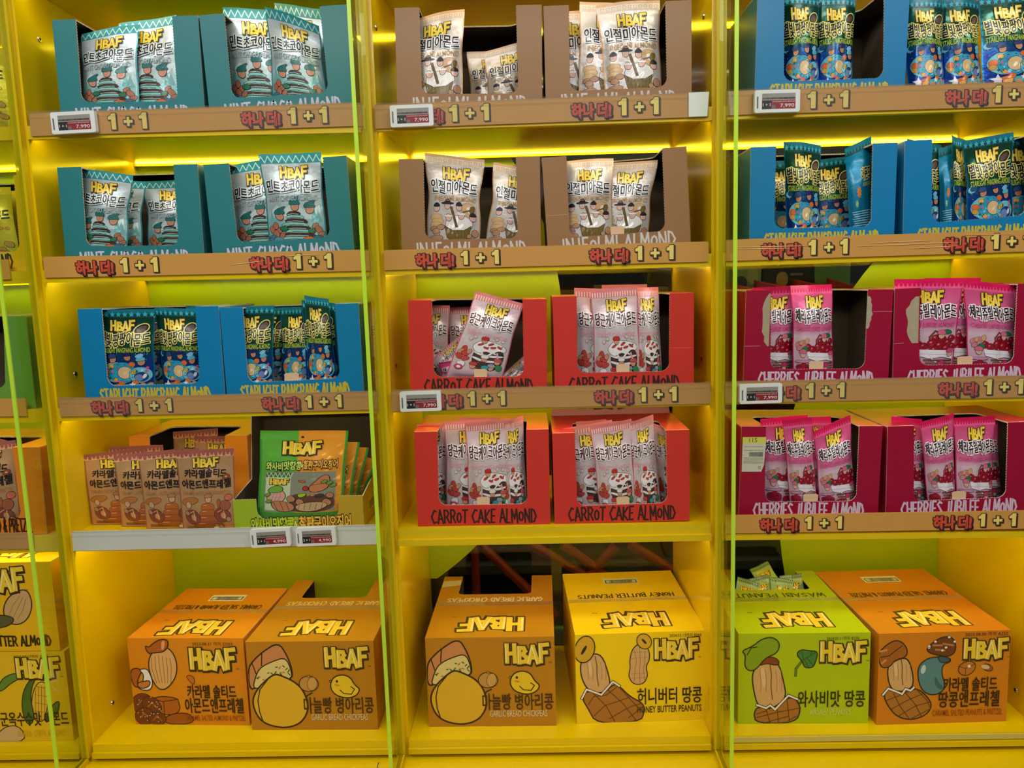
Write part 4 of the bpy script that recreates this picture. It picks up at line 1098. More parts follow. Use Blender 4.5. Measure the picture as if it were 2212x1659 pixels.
def disp_box(kind, bay, row, TL, TR, win, label, tabs=(), yf=.012, dep=BD, hole=.135, torn=(), lid=False, height=None, sticker=None, text=True, group=None, grp_top=True, fold=None):
    A, Bp = at(*TL, yf), at(*TR, yf); ux = Bp - A; W = np.linalg.norm(ux); ux /= W; uz = np.array([-ux[2], 0, ux[0]])
    n = (0, -1, 0)
    H = min((A[2] - zshelf(bay, row, A[0])), (Bp[2] - zshelf(bay, row, Bp[0]))) / uz[2] - .0005
    if height: H = height
    O = A - uz * H
    loc = lambda x, y: (lambda p: (float(np.dot(p, ux)), float(np.dot(p, uz))))(at(x, y, yf) - O)
    E0 = empty('display_box', tuple(O)); tag(E0, label, 'display box', group or f'{BOXN[kind]} display boxes')
    C = principled('board_' + kind, BOXC[kind], .42, 0, .4, .05, noise=(9, .03)); y3 = np.array([0, 1., 0])
    # front with the U-shaped cut
    xlt, xlb, xrt, xrb, ybl, ybr = win
    pl0 = loc(xlt, TL[1]); plb = loc(xlb, ybl); prb = loc(xrb, ybr); prt = loc(xrt, TR[1])
    if hole:
        xl = (pl0[0]) ; xr = prt[0]; r = .022
        left_b = (plb[0], plb[1]); right_b = (prb[0], prb[1])
        cut = [(xr, H)] + serr((xr, H), (right_b[0], right_b[1] + r))
        cut += [(right_b[0] - r + r * math.cos(math.radians(t)), right_b[1] + r + r * math.sin(math.radians(t))) for t in (0, -22, -45, -68, -90)]
        cut += serr((right_b[0] - r, right_b[1]), (left_b[0] + r, left_b[1]), amp=.0008)
        cut += [(left_b[0] + r + r * math.cos(math.radians(t)), left_b[1] + r + r * math.sin(math.radians(t))) for t in (-90, -112, -135, -158, -180)]
        cut += serr((left_b[0], left_b[1] + r), (xl, H)) + [(xl, H)]
        front = [(0, 0), (W, 0), (W, H)] + cut + [(0, H)]
        top = [(0, 0), (xl, 0)] + [(xl, y) for y in (hole * .4,)] + [(xl + r - r * math.cos(math.radians(t)), hole - r + r * math.sin(math.radians(t))) for t in (0, 30, 60, 90)]
        top += serr((xl + r, hole), (xr - r, hole), amp=.0009) + [(xr - r + r * math.sin(math.radians(t)), hole - r + r * math.cos(math.radians(t))) for t in (0, 30, 60, 90)] + [(xr, 0), (W, 0), (W, dep), (0, dep)]
    else:
        front = [(0, 0), (W, 0), (W, H), (0, H)]; top = [(0, 0), (W, 0), (W, dep), (0, dep)]
    m = MB(); m.plate(front, (0, 0, 0), ux, uz, n, TH, C, KRAFT_IN, KRAFT_EDGE)
    a = Art()
    if text:
        t, tc = BOXT[kind]; a.hand(t, W * 500, 22.5, W * 1000 * .79, 33, tc, .135, 0, 3)
    for (x0, x1, y0, y1, side) in torn:                      # paper torn off beside the window
        (xa, ya), (xb, yb) = loc(x0, y1), loc(x1, y0); rnd = random.Random(int(x0)); P = []
        ys = np.linspace(ya, yb, 12)
        if side == 'L': P = [(xb, ya), (xb, yb)] + [(xa + (xb - xa) * (abs(2 * (k / 11) - 1) ** 2.2 * .55 + rnd.uniform(0, .28)), y) for k, y in list(enumerate(ys))[::-1]]
        else: P = [(xa, yb), (xa, ya)] + [(xb - (xb - xa) * (abs(2 * (k / 11) - 1) ** 2.2 * .55 + rnd.uniform(0, .28)), y) for k, y in enumerate(ys)]
        P = [(p[0] * 1000, p[1] * 1000) for p in P]
        tr = tess(P); a.items.append((P, tr, a.lay, KRAFT_GREY)); a.lay += 1
        a.line([(0 if side == 'L' else W * 1000, ya * 1000), (xa * 1000, ya * 1000 + 1)] if side == 'L' else [(xb * 1000, ya * 1000 + 40), (W * 1000, ya * 1000 + 40)], .9, (206, 150, 150))
    if fold: (fx0, fy0), (fx1, fy1) = loc(*fold[:2]), loc(*fold[2:]); a.line([(fx0 * 1000 + (fx1 - fx0) * 1000 * t, fy0 * 1000 + (fy1 - fy0) * 1000 * t + .5 * math.sin(t * 40)) for t in np.linspace(0, 1, 14)], .7, tuple(min(255, v + 50) for v in BOXC[kind]))
    for V, F, l, mt in a.items: V[:] = [(x / 1000, y / 1000) for x, y in V]
    m.art(a, (0, 0, 0), ux, uz, n); m.build('front_panel', E0)
    rects = (('side_panel', (0, 0, 0), -ux, False), ('side_panel', ux * W, ux, True))
    for nm, o, nn, rgt in rects:
        m = MB(); P = [(TH, 0), (dep, 0), (dep, H - TH), (TH, H - TH)]
        if rgt: m.plate(P, o, y3, uz, nn, TH, C, KRAFT_IN, KRAFT_EDGE)
        else: m.plate([(-x, y) for x, y in P][::-1], o, -y3, uz, nn, TH, C, KRAFT_IN, KRAFT_EDGE)
        m.build(nm, E0)
    m = MB(); m.plate([(-W + TH, 0), (-TH, 0), (-TH, H - TH), (-W + TH, H - TH)], y3 * dep, -ux, uz, y3, TH, C, KRAFT_IN, KRAFT_EDGE); m.build('back_panel', E0)
    m = MB(); m.plate([(TH, TH), (W - TH, TH), (W - TH, dep - TH), (TH, dep - TH)], uz * (TH + .0002), ux, y3, uz, TH, KRAFT_IN, C, KRAFT_EDGE); m.build('bottom_panel', E0)
    m = MB(); m.plate([(x, max(y, TH)) for x, y in top], uz * H, ux, y3, uz, TH, C, KRAFT_IN, KRAFT_EDGE); m.build('top_panel', E0)
    for (px, w) in tabs:
        x, _ = loc(px, ybl); y = plb[1] + (prb[1] - plb[1]) * (x - plb[0]) / (prb[0] - plb[0])
        m = MB(); m.plate([(x - w / 2, y - .006), (x + w / 2, y - .006), (x + w / 2 + .001, y + .016), (x + w / 2 - .004, y + .019), (x - w / 2 + .004, y + .019), (x - w / 2 - .001, y + .016)], y3 * (TH + .0006), ux, uz, n, .001, principled('tear_tab_board', (226, 190, 150), .6), KRAFT_IN); m.build('tear_tab', E0)
    if lid:
        m = MB(); q = np.array([0, .25, .97]); q /= np.linalg.norm(q)
        m.plate([(.004, 0), (W - .004, 0), (W - .02, .10), (.02, .10)], y3 * (dep - .002) + uz * (H + .0005), ux, q, np.cross(ux, q), .002, principled('lid_pink_brown', (190, 120, 110), .4), C, KRAFT_EDGE)
        a = Art(); a.logo(W * 500 - 10, 58, 150, 70, fill=(120, 70, 70), hi=(150, 96, 90), ol=(70, 30, 34))
        for V, F, l, mt in a.items: V[:] = [(x / 1000, y / 1000) for x, y in V]
        m.art(a, y3 * (dep - .002) + uz * (H + .0005), ux, q, np.cross(ux, q)); m.build('lid_flap', E0)
    if sticker:
        x0, y0, x1, y1 = sticker; (xa, ya), (xb, yb) = loc(x0, y1), loc(x1, y0); w, h = (xb - xa) * 1000, (yb - ya) * 1000
        a = Art(); a.poly([(0, 0), (w * .84, 0), (w * .95, h * .2), (w, h)] + [(0, h)], (206, 206, 190)); a.rect(0, h * .82, w, h, (214, 212, 90))
        a.text('115', w * .45, h * .91, w * .34, h * .12, (40, 46, 30), 0); a.text('02', w * .76, h * .12, w * .12, h * .09, (60, 60, 56), 0); rnd = random.Random(2)
        x = w * .3
        while x < w * .88: q = rnd.uniform(.4, 1.3); a.rect(x, h * .44, x + q, h * .57, (50, 50, 48)); x += q + rnd.uniform(.4, 1.)
        for yy in (.72, .62, .40, .35, .30, .26):
            x = w * .06
            while x < w * .86: q = rnd.uniform(.8, 2.6); a.rect(x, h * yy, x + q, h * yy + 1.1, (120, 120, 110)); x += q + rnd.uniform(.6, 1.2)
        for V, F, l, mt in a.items: V[:] = [(x / 1000, y / 1000) for x, y in V]
        m = MB(); m.art(a, ux * xa + uz * ya, ux, uz, n, lift=.0003); m.build('price_sticker', E0)
    return O, ux, uz, W, H


M = disp_box
M('mint', 1, 'A', (112, 43), (427, 33), (163, 176, 372, 385, 222, 219), 'teal display box on the top shelf, left of the pair')
M('mint', 1, 'A', (430, 33), (752, 9), (484, 501, 691, 710, 213, 200), 'teal display box on the top shelf, right of the pair')
M('injeolmi', 2, 'A', (852, 17), (1170, 10), (905, 911, 1115, 1120, 204, 202), 'brown display box on the top shelf, left of the pair, half empty')
M('injeolmi', 2, 'A', (1174, 13), (1494, 0), (1228, 1231, 1438, 1441, 197, 188), 'brown display box on the top shelf, right of the pair')
M('starlight', 3, 'A', (1637, -16), (1966, -22), (1694, 1692, 1911, 1908, 176, 169), 'blue display box on the top shelf, half empty')
M('mint', 1, 'B', (123, 362), (426, 354), (175, 187, 375, 387, 533, 530), 'teal display box on the second shelf, left of the pair')
M('mint', 1, 'B', (439, 356), (748, 336), (494, 513, 697, 714, 526, 513), 'teal display box on the second shelf, right of the pair')
M('injeolmi', 2, 'B', (861, 344), (1166, 337), (914, 918, 1115, 1119, 518, 515), 'brown display box on the second shelf, left of the pair')
M('injeolmi', 2, 'B', (1170, 341), (1483, 316), (1223, 1231, 1431, 1438, 513, 499), 'brown display box on the second shelf, right of the pair, tilted', tabs=((1335, .03),), fold=(1180, 466, 1228, 463))
M('starlight', 3, 'B', (1622, 318), (1939, 308), (1676, 1672, 1886, 1882, 494, 490), 'blue display box on the second shelf, left of the pair')
M('starlight', 3, 'B', (1955, 304), (2274, 288), (2013, 2012, 2220, 2216, 481, 466), 'blue display box on the second shelf, right of the pair, cut by the frame')
M('starlight', 1, 'C', (167, 668), (472, 661), (219, 233, 422, 433, 834, 829), 'blue display box on the third shelf of the left bay, left one')
M('starlight', 1, 'C', (474, 666), (774, 655), (524, 536, 724, 735, 827, 818), 'blue display box on the third shelf of the left bay, right one', tabs=((630, .034),))
M('carrot', 2, 'C', (881, 649), (1181, 646), (932, 937, 1129, 1132, 815, 814), 'red display box on the third shelf, left of the pair, with a tilted pouch', tabs=((1038, .03),))
M('carrot', 2, 'C', (1194, 641), (1499, 632), (1245, 1247, 1447, 1446, 806, 802), 'red display box on the third shelf, right of the pair', tabs=((1346, .03),), fold=(1448, 752, 1496, 751))
M('cherry', 3, 'C', (1612, 627), (1930, 625), (1665, 1663, 1876, 1868, 798, 797), 'crimson display box on the third shelf, left one, half empty with torn paper', tabs=((1764, .032),), torn=((1642, 1665, 634, 748, 'L'), (1870, 1888, 640, 710, 'R')))
M('cherry', 3, 'C', (1933, 624), (2246, 611), (1988, 1985, 2199, 2190, 790, 785), 'crimson display box on the third shelf, right one, torn beside its window', tabs=((2086, .034),), torn=((1952, 1986, 640, 742, 'L'),))
M('carrot', 2, 'D', (894, 933), (1185, 927), (944, 948, 1137, 1140, 1092, 1089), 'red display box on the fourth shelf, left of the pair', tabs=((1044, .03),))
M('carrot', 2, 'D', (1193, 936), (1489, 928), (1241, 1246, 1439, 1442, 1093, 1087), 'red display box on the fourth shelf, right of the pair, lid flap up', tabs=((1346, .03),), lid=True)
M('cherry', 3, 'D', (1602, 921), (1907, 920), (1654, 1651, 1857, 1850, 1085, 1083), 'crimson display box on the fourth shelf, left one, with a white price sticker', tabs=((1752, .034),), sticker=(1602, 944, 1655, 1019))
M('cherry', 3, 'D', (1918, 921), (2238, 910), (1974, 1973, 2178, 2173, 1083, 1075), 'crimson display box on the fourth shelf, right one', tabs=((2073, .032),))
M('caramel', 1, 'D', (278, 942), (533, 941), (322, 328, 486, 492, 1090, 1088), 'orange display box behind the row of caramel pouches', yf=.13)
M('caramel', 0, 'D', (-200, 966), (85, 966), (-150, -140, 27, 46, 1122, 1121), 'orange display box at the left edge of the picture')
M('green', 0, 'C', (-220, 690), (55, 682), (-170, -160, 8, 14, 840, 838), 'green display box at the left edge of the picture', text=False)
M('yellow', 0, 'B', (-240, 385), (37, 378), (-200, -190, 30, 44, 546, 544), 'yellow display box at the left edge of the picture')

# two-tone tray box of the wide pouches: low front, hood at the back
O = at(507, 1136, .012); O[2] = zshelf(1, 'D', O[0] + .17) + .002
E0 = empty('tray_box', tuple(O)); tag(E0, 'green and ochre tray box of wide pouches on the fourth shelf', 'tray box')
W_ = .322; LG = (158, 184, 34); OC = (190, 158, 40)
gm, om = principled('board_lime', LG, .4, noise=(9, .03)), principled('board_ochre', OC, .4, noise=(9, .03))
x_, z_, y_ = np.array([1., 0, 0]), np.array([0, 0, 1.]), np.array([0, 1., 0])
h1, h2, dp = .077, .262, .25; xa, xb = .058, .262; r = .02
fr = [(W_ / 2, 0), (W_, 0), (W_, h1 + .004)] + serr((W_, h1 + .004), (xb, h1 + .004)) + [(xb, h1 + .004)] + [(xb - r + r * math.cos(math.radians(t)), .028 + r + r * math.sin(math.radians(t))) for t in (0, -30, -60, -90)] + serr((xb - r, .028), (W_ / 2, .028)) + [(W_ / 2, .028)]
fl = [(0, 0), (W_ / 2, 0), (W_ / 2, .028)] + serr((W_ / 2, .028), (xa + r, .028)) + [(xa + r + r * math.cos(math.radians(t)), .028 + r + r * math.sin(math.radians(t))) for t in (-90, -120, -150, -180)] + [(xa, h1)] + serr((xa, h1), (0, h1)) + [(0, h1)]
m = MB(); m.plate(fl, (0, 0, 0), x_, z_, -y_, TH, gm, KRAFT_IN, KRAFT_EDGE); m.plate(fr, (0, 0, 0), x_, z_, -y_, TH, om, KRAFT_IN, KRAFT_EDGE)
a = Art(); a.text('와사비맛땅콩', 95, 13, 108, 33, (190, 214, 40), .03, (52, 34, 26), .07, slope=.02); a.text('&', 153, 13, 9, 15, (230, 220, 110), .03, (52, 34, 26), .08); a.text('철판구이오징어', 226, 15, 128, 35, (240, 190, 60), .03, (72, 34, 20), .07, slope=.02)
for V, F, l, mt in a.items: V[:] = [(x / 1000, y / 1000) for x, y in V]
m.art(a, (0, 0, 0), x_, z_, -y_); m.build('front_panel', E0)
for xx, mt, sg in ((0, gm, -1), (W_, om, 1)):
    P = [(TH, 0), (dp, 0), (dp, h2)] + [(dp - .09, h2), (dp - .12, h1 + .02), (TH, h1)]
    m = MB()
    if sg > 0: m.plate(P, x_ * xx, y_, z_, x_, TH, mt, KRAFT_IN, KRAFT_EDGE)
    else: m.plate([(-p[0], p[1]) for p in P][::-1], x_ * xx, -y_, z_, -x_, TH, mt, KRAFT_IN, KRAFT_EDGE)
    if sg > 0:
        a = Art(); a.rect(60, 20, 150, 64, (206, 190, 90)); a.rect(70, 26, 140, 44, (30, 28, 22))
        for k in range(9): a.rect(73 + k * 7.4, 28, 76.6 + k * 7.4, 42, (210, 200, 120))
        for V, F, l, mtt in a.items: V[:] = [(x / 1000, y / 1000) for x, y in V]
        m.art(a, x_ * xx, y_, z_, x_)
    m.build('side_panel', E0)
m = MB(); m.plate([(-W_ + TH, 0), (-TH, 0), (-TH, h2), (-W_ + TH, h2)], y_ * dp, -x_, z_, y_, TH, gm, KRAFT_IN, KRAFT_EDGE); m.build('back_panel', E0)
m = MB(); m.plate([(TH, TH), (W_ - TH, TH), (W_ - TH, dp - TH), (TH, dp - TH)], z_ * TH, x_, y_, z_, TH, KRAFT_IN, gm, KRAFT_EDGE); m.build('bottom_panel', E0)
m = MB(); m.plate([(0, dp - .09)] + serr((0, dp - .09), (W_, dp - .09)) + [(W_, dp - .09), (W_, dp), (0, dp)], z_ * (h2 + TH), x_, y_, z_, TH, gm, KRAFT_IN, KRAFT_EDGE); m.build('top_panel', E0)


# ------------------------------------------------------------------ closed shipping cartons on the bottom trays
def mapper(x0, y0, sx, sy, sl=0.):
    """coordinates read off an enlarged view of the carton front -> mm on its front"""
    return lambda x, y: ((x - x0) * sx, (y0 + sl * (x - x0) - y) * sy)


DK = (44, 32, 20)


def art_chickpea(a):
    T = mapper(240, 1365, .36, .386); B = lambda pts, c, ol=4: a.blob([T(*p) for p in pts], c, ol, DK)
    B([(243, 1075), (246, 930), (275, 880), (355, 810), (480, 738), (535, 830), (566, 930), (562, 1010), (300, 1060)], (206, 136, 84))
    a.line([T(275, 880), T(300, 960)], 3, DK); a.line([T(355, 812), T(345, 905)], 3, DK)
    B([(262, 1090), (300, 965), (345, 910), (440, 870), (522, 848), (556, 920), (562, 1005), (440, 1000)], (226, 206, 130), 3)
    rnd = random.Random(3)
    for k in range(34):
        x, y = rnd.uniform(300, 545), rnd.uniform(875, 1010)
        if y < 1000 - (x - 270) * .56: continue
        p = T(x, y); q = rnd.uniform(-3, 3); a.line([(p[0] - 2, p[1] - q), (p[0] + 2, p[1] + q)], 3, (40, 106, 50) if k % 2 else (206, 116, 70))
    B([(258, 1150), (300, 1070), (385, 995), (440, 962), (490, 978), (570, 1015), (625, 1065), (656, 1130), (664, 1210), (640, 1270), (590, 1322), (500, 1350), (400, 1340), (318, 1305), (272, 1235)], (226, 180, 44), 4.4)
    a.line([T(385, 1000), T(320, 1075), T(300, 1150), T(305, 1230), T(325, 1300)], 3, DK)
    a.line([T(*p) for p in ((700, 1100), (660, 1120), (655, 1140))], 3.4, DK)
    x, y = T(680, 1035); a.ell(x, y, 24, 20, (196, 146, 70), 0, 2.4, DK); a.ell(x + 9, y, 12, 18, (206, 160, 84), -10, 1.2, DK); a.blob([(x - 4, y + 18), (x, y + 26), (x + 6, y + 18)], (206, 160, 84), 1.4, DK)
    B([(838, 1030), (868, 985), (930, 970), (985, 990), (1012, 1045), (1052, 1075), (1022, 1120), (960, 1140), (880, 1122), (840, 1080)], (236, 200, 40), 3.2)
    B([(828, 1014), (844, 1008), (842, 1030)], (236, 200, 40), 2); a.ell(*T(886, 1018), 3, 4, (24, 20, 16)); a.ell(*T(886, 1045), 7, 2.6, (214, 140, 60), -14)
    a.line([T(*p) for p in ((905, 1080), (930, 1105), (985, 1110), (1010, 1075), (985, 1056))], 2.6, DK)
    a.logo(*T(962, 852), 112, 54); a.text('마늘빵 병아리콩', *T(888, 1188), 182, 44, (74, 44, 18), 0, fat=(1.2, 4))
    a.text('GARLIC BREAD CHICKPEAS', *T(890, 1272), 148, 17, (226, 214, 170), .004)


def nut_in_shell(a, T, body, shell, zig, rows):
    a.blob([T(*p) for p in body], (214, 170, 110), 3.4, DK)
    X0, X1, Y0_, Y1_ = min(p[0] for p in body), max(p[0] for p in body), min(p[1] for p in body), max(p[1] for p in body)
    P = lambda u, v: T(X0 + (X1 - X0) * (u + .10 * v), Y0_ + (Y1_ - Y0_) * v)
    a.blob([P(.22, .2), P(.34, .15), P(.36, .5), P(.26, .6)], (230, 194, 140))
    a.line([P(.5, .06), P(.53, .3), P(.5, .55), P(.52, .8)], 2.4, (120, 78, 40))
    for u in (.2, .36, .66, .80): a.line([P(u, .22), P(u + .02, .42), P(u - .01, .66)], 1.3, (176, 124, 72))
    a.blob([T(*p) for p in shell], (172, 112, 44), 3.4, DK)
    for r in rows: a.line([T(*p) for p in r], 2.2, (92, 56, 20))
    a.line([T(*p) for p in zig], 8, DK); a.line([T(*p) for p in zig], 4.6, (238, 234, 222))


def art_honeypeanut(a):
    T = mapper(205, 1347, .36, .386, -.0376)
    nut_in_shell(a, T, [(240, 900), (300, 850), (395, 850), (445, 1010), (450, 1090), (390, 1130), (290, 1110), (240, 1010)],
                 [(245, 1165), (285, 1105), (390, 1140), (480, 1055), (525, 1085), (590, 1150), (690, 1200), (692, 1270), (660, 1330), (345, 1345), (290, 1240)],
                 [(245, 1165), (280, 1100), (385, 1138), (470, 1045), (515, 1075)],
                 [[(330, 1130), (420, 1220), (480, 1330)], [(430, 1100), (540, 1200), (640, 1330)], [(520, 1090), (640, 1220), (690, 1260)], [(290, 1210), (330, 1150), (420, 1140), (500, 1080)], [(330, 1290), (410, 1215), (520, 1180), (600, 1150)], [(440, 1310), (540, 1250), (600, 1220), (670, 1200)], [(580, 1300), (660, 1240)]])
    x, y = T(272, 818); a.ell(x, y, 24, 35, (214, 166, 40), -14, 3, DK); a.ell(x - 2, y - 2, 4, 14, DK, -30)
    a.blob([T(*p) for p in ((590, 900), (610, 810), (670, 770), (730, 810), (735, 890), (705, 935), (722, 1000), (690, 1060), (620, 1065), (580, 1010), (596, 945))], (214, 170, 110), 2.6, DK)
    for q in (((625, 820), (640, 900), (628, 960), (622, 1040)), ((662, 800), (668, 900), (660, 960), (662, 1050)), ((702, 830), (698, 900), (690, 960), (696, 1030))): a.line([T(*p) for p in q], 1.4, (160, 108, 60))
    for yy in (840, 880, 990, 1020): a.line([T(600, yy), T(720, yy - 8)], 1.1, (176, 124, 72))
    x, y = T(696, 760); a.ell(x, y, 17, 20, (220, 172, 44), 30, 2.4, DK); a.ell(x, y, 3, 9, DK, 40)
    a.logo(*T(925, 812), 112, 54); a.text('허니버터 땅콩', *T(875, 1140), 166, 44, (44, 32, 20), 0, fat=(1.2, 4)); a.text('HoNEY BUTTER PEANUTS'.upper(), *T(873, 1235), 166, 18, (60, 44, 20), .014)
    a.text('2024.03.13까지 B266', *T(990, 714), 82, 10, (60, 48, 20), .0)


def art_wasabipeanut(a):
    T = mapper(238, 1342, .35, .38)
    nut_in_shell(a, T, [(335, 990), (370, 930), (480, 880), (535, 930), (565, 1050), (585, 1150), (520, 1220), (470, 1240), (380, 1220), (348, 1100)],
                 [(350, 1270), (380, 1215), (470, 1245), (600, 1150), (660, 1170), (692, 1240), (655, 1338), (372, 1340)],
                 [(372, 1206), (440, 1230), (470, 1210), (505, 1240), (600, 1140), (665, 1168)],
                 [[(440, 1240), (470, 1335)], [(520, 1230), (530, 1335)], [(590, 1170), (610, 1330)], [(360, 1300), (520, 1260), (690, 1230)], [(372, 1270), (450, 1250)], [(600, 1320), (680, 1280)], [(450, 1330), (600, 1290)]])
    a.blob([T(*p) for p in ((380, 930), (400, 890), (470, 860), (530, 890), (525, 930), (440, 910))], (140, 64, 30), 2.4, DK)
    a.blob([T(*p) for p in ((258, 822), (340, 790), (400, 740), (480, 725), (535, 770), (515, 840), (430, 872), (370, 950), (320, 968), (280, 930), (290, 850))], (136, 164, 20), 3, DK)
    a.line([T(*p) for p in ((300, 850), (330, 800), (370, 795))], 2.4, DK)
    a.line([T(*p) for p in ((648, 1000), (650, 950), (690, 900))], 6, DK); a.line([T(*p) for p in ((648, 1000), (650, 950), (690, 900))], 3, (110, 150, 40))
    a.blob([T(*p) for p in ((648, 850), (680, 815), (740, 825), (805, 830), (790, 900), (770, 945), (710, 945), (695, 900))], (64, 128, 50), 2.8, DK)
    for p, q in (((690, 895), (790, 835)), ((700, 880), (690, 830)), ((720, 870), (770, 930)), ((710, 890), (740, 940)), ((750, 855), (760, 830))): a.line([T(*p), T(*q)], 1.6, (34, 70, 24))
    a.logo(*T(982, 836), 114, 54); a.text('와사비맛 땅콩', *T(905, 1166), 168, 44, (44, 42, 18), 0, fat=(1.2, 4)); a.hand('WASABI PEANUTS', *T(900, 1257), 104, 16, (206, 222, 110), .10)
    a.text('2024.02.11까지 B270', *T(977, 740), 80, 10, (62, 62, 20), .0)


def art_caramelpeanut(a):
    T = mapper(285, 1350, .352, .385, -.02)
    nut_in_shell(a, T, [(345, 950), (400, 905), (480, 880), (520, 940), (545, 1070), (500, 1110), (430, 1120), (370, 1090)],
                 [(325, 1140), (365, 1095), (450, 1130), (560, 1090), (640, 1150), (682, 1220), (640, 1285), (540, 1318), (440, 1300), (370, 1230)],
                 [(325, 1140), (362, 1096), (462, 1135), (485, 1100), (520, 1112), (545, 1090)],
                 [[(400, 1130), (450, 1220), (520, 1310)], [(480, 1120), (560, 1210), (610, 1300)], [(560, 1100), (640, 1180), (670, 1240)], [(350, 1180), (430, 1150), (560, 1100)], [(390, 1240), (500, 1180), (620, 1130)], [(440, 1290), (560, 1220), (670, 1190)], [(530, 1310), (670, 1240)]])
    a.blob([T(*p) for p in ((284, 850), (330, 800), (400, 760), (455, 780), (490, 830), (480, 880), (400, 900), (370, 945), (310, 955), (285, 900))], (166, 94, 30), 3, DK)
    a.line([T(*p) for p in ((300, 880), (360, 870), (450, 800))], 2.2, DK); a.line([T(*p) for p in ((296, 840), (340, 830))], 5, (214, 150, 70)); a.line([T(*p) for p in ((310, 920), (335, 900))], 5, (214, 150, 70))
    a.blob([T(*p) for p in ((560, 960), (615, 895), (700, 878), (790, 885), (800, 915), (745, 930), (735, 990), (770, 1080), (735, 1135), (650, 1145), (585, 1090))], (84, 134, 138), 3, DK)
    a.blob([T(*p) for p in ((700, 880), (740, 875), (790, 890), (790, 912), (730, 925))], (56, 92, 100), 2, DK); a.ell(*T(606, 965), 6, 12, (190, 212, 210), -10); a.blob([T(*p) for p in ((690, 1000), (720, 1060), (760, 1090), (730, 1110), (690, 1070))], (56, 98, 106))
    a.blob([T(*p) for p in ((620, 820), (680, 770), (740, 740), (800, 745), (830, 790), (828, 850), (780, 880), (690, 865), (640, 850))], (112, 62, 28), 2.8, DK)
    for p, q in (((670, 800), (730, 800)), ((740, 790), (810, 800)), ((690, 830), (750, 835))): a.line([T(*p), T(*q)], 5, (186, 126, 66))
    for p in ((684, 775), (780, 745), (640, 815), (735, 835), (820, 775), (760, 815), (640, 805)): a.ell(*T(*p), 3.4, 3, (238, 232, 222), 0, .8, DK)
    a.blob([T(*p) for p in ((850, 985), (865, 930), (930, 905), (982, 930), (965, 985), (905, 1015))], (190, 116, 40), 2, DK); a.line([T(905, 960), T(972, 930)], 1.4, DK); a.line([T(905, 960), T(905, 1010)], 1.4, DK); a.line([T(905, 960), T(855, 945)], 1.4, DK); a.ell(*T(930, 945), 4, 4, (238, 232, 222))
    a.blob([T(*p) for p in ((1012, 945), (1050, 925), (1100, 950), (1095, 980), (1050, 978))], (150, 90, 50), 1.6, DK); a.ell(*T(1045, 950), 11, 6, (222, 190, 140), -14)
    a.logo(*T(1042, 826), 110, 52); a.text('카라멜 솔티드', *T(945, 1068), 134, 36, (44, 28, 18), 0, fat=(1.2, 4)); a.text('땅콩앤프레첼', *T(940, 1172), 152, 42, (44, 28, 18), 0, fat=(1.2, 4))
    a.text('CARAMEL SALTED PEANUTS & PRETZEL', *T(932, 1264), 176, 16, (150, 76, 12), .004); a.text('2023.08.30 까지 A252', *T(1043, 723), 106, 10, (70, 42, 14), 0)


def art_caramelalmond(a):
    T = mapper(288, 1347, .384, .412)
    B = lambda pts, c, ol=2.6: a.blob([T(*p) for p in pts], c, ol, DK)
    B([(480, 1150), (590, 1160), (615, 1180), (620, 1260), (520, 1285), (420, 1250), (400, 1180)], (180, 96, 24)); a.line([T(505, 1190), T(505, 1280)], 2, DK); a.line([T(505, 1188), T(612, 1172)], 2, DK); a.line([T(415, 1170), T(500, 1188)], 2, DK)
    B([(505, 1290), (610, 1262), (700, 1275), (712, 1340), (500, 1345)], (166, 84, 18)); a.blob([T(*p) for p in ((440, 1180), (490, 1190), (488, 1230), (470, 1200))], (226, 160, 90))
    for x, y, rx, ry, t in ((350, 1200, 30, 26, 30), (420, 1215, 28, 22, -40), (360, 1290, 26, 24, 10), (450, 1305, 24, 18, 0)):
        a.ell(*T(x, y), rx, ry, (116, 56, 20), t, 1.8, DK); a.line([T(x - 30, y + 10), T(x, y - 20), T(x + 30, y + 14)], 3, (176, 104, 44))
    rnd = random.Random(6)
    for k in range(26): a.ell(*T(rnd.uniform(315, 490), rnd.uniform(1140, 1330)), 1.5, 1.5, (238, 230, 216), n=6)
    B([(285, 975), (340, 955), (375, 980), (350, 1010), (330, 1060), (345, 1090), (300, 1085)], (176, 92, 26)); B([(350, 970), (410, 960), (430, 1000), (445, 1060), (420, 1110), (360, 1110), (325, 1085), (370, 1060), (385, 1000)], (236, 232, 226)); B([(332, 1060), (370, 1050), (425, 1040), (420, 1080), (370, 1100), (335, 1090)], (200, 120, 50))
    B([(430, 900), (460, 850), (520, 820), (575, 820), (615, 870), (628, 950), (605, 1030), (540, 1100), (480, 1105), (440, 1040), (424, 960)], (222, 172, 104), 3)
    for k in range(6): a.line([T(450 + k * 26, 870 + abs(k - 2) * 8), T(445 + k * 28, 960), T(470 + k * 20, 1060)], 1.3, (140, 84, 40))
    B([(410, 805), (440, 820), (470, 790), (530, 762), (580, 768), (575, 815), (540, 850), (470, 855), (430, 862)], (176, 92, 30), 3); a.blob([T(*p) for p in ((530, 775), (560, 772), (545, 830), (525, 840))], (226, 166, 110))
    B([(680, 1005), (742, 1012), (738, 1075), (705, 1050)], (196, 110, 30), 1.6)
    a.logo(*T(880, 898), 124, 60); a.text('카라멜 솔티드', *T(855, 1116), 132, 36, (44, 26, 18), 0, fat=(1.2, 4)); a.text('아몬드앤프레첼', *T(865, 1212), 158, 42, (44, 26, 18), 0, fat=(1.2, 4))
    a.text('CARAMEL SALTED ALMOND & PRETZEL', *T(868, 1296), 162, 15, (150, 74, 10), .004); a.text('2023.08.31 까지 D263', *T(888, 793), 108, 11, (70, 40, 16), 0)


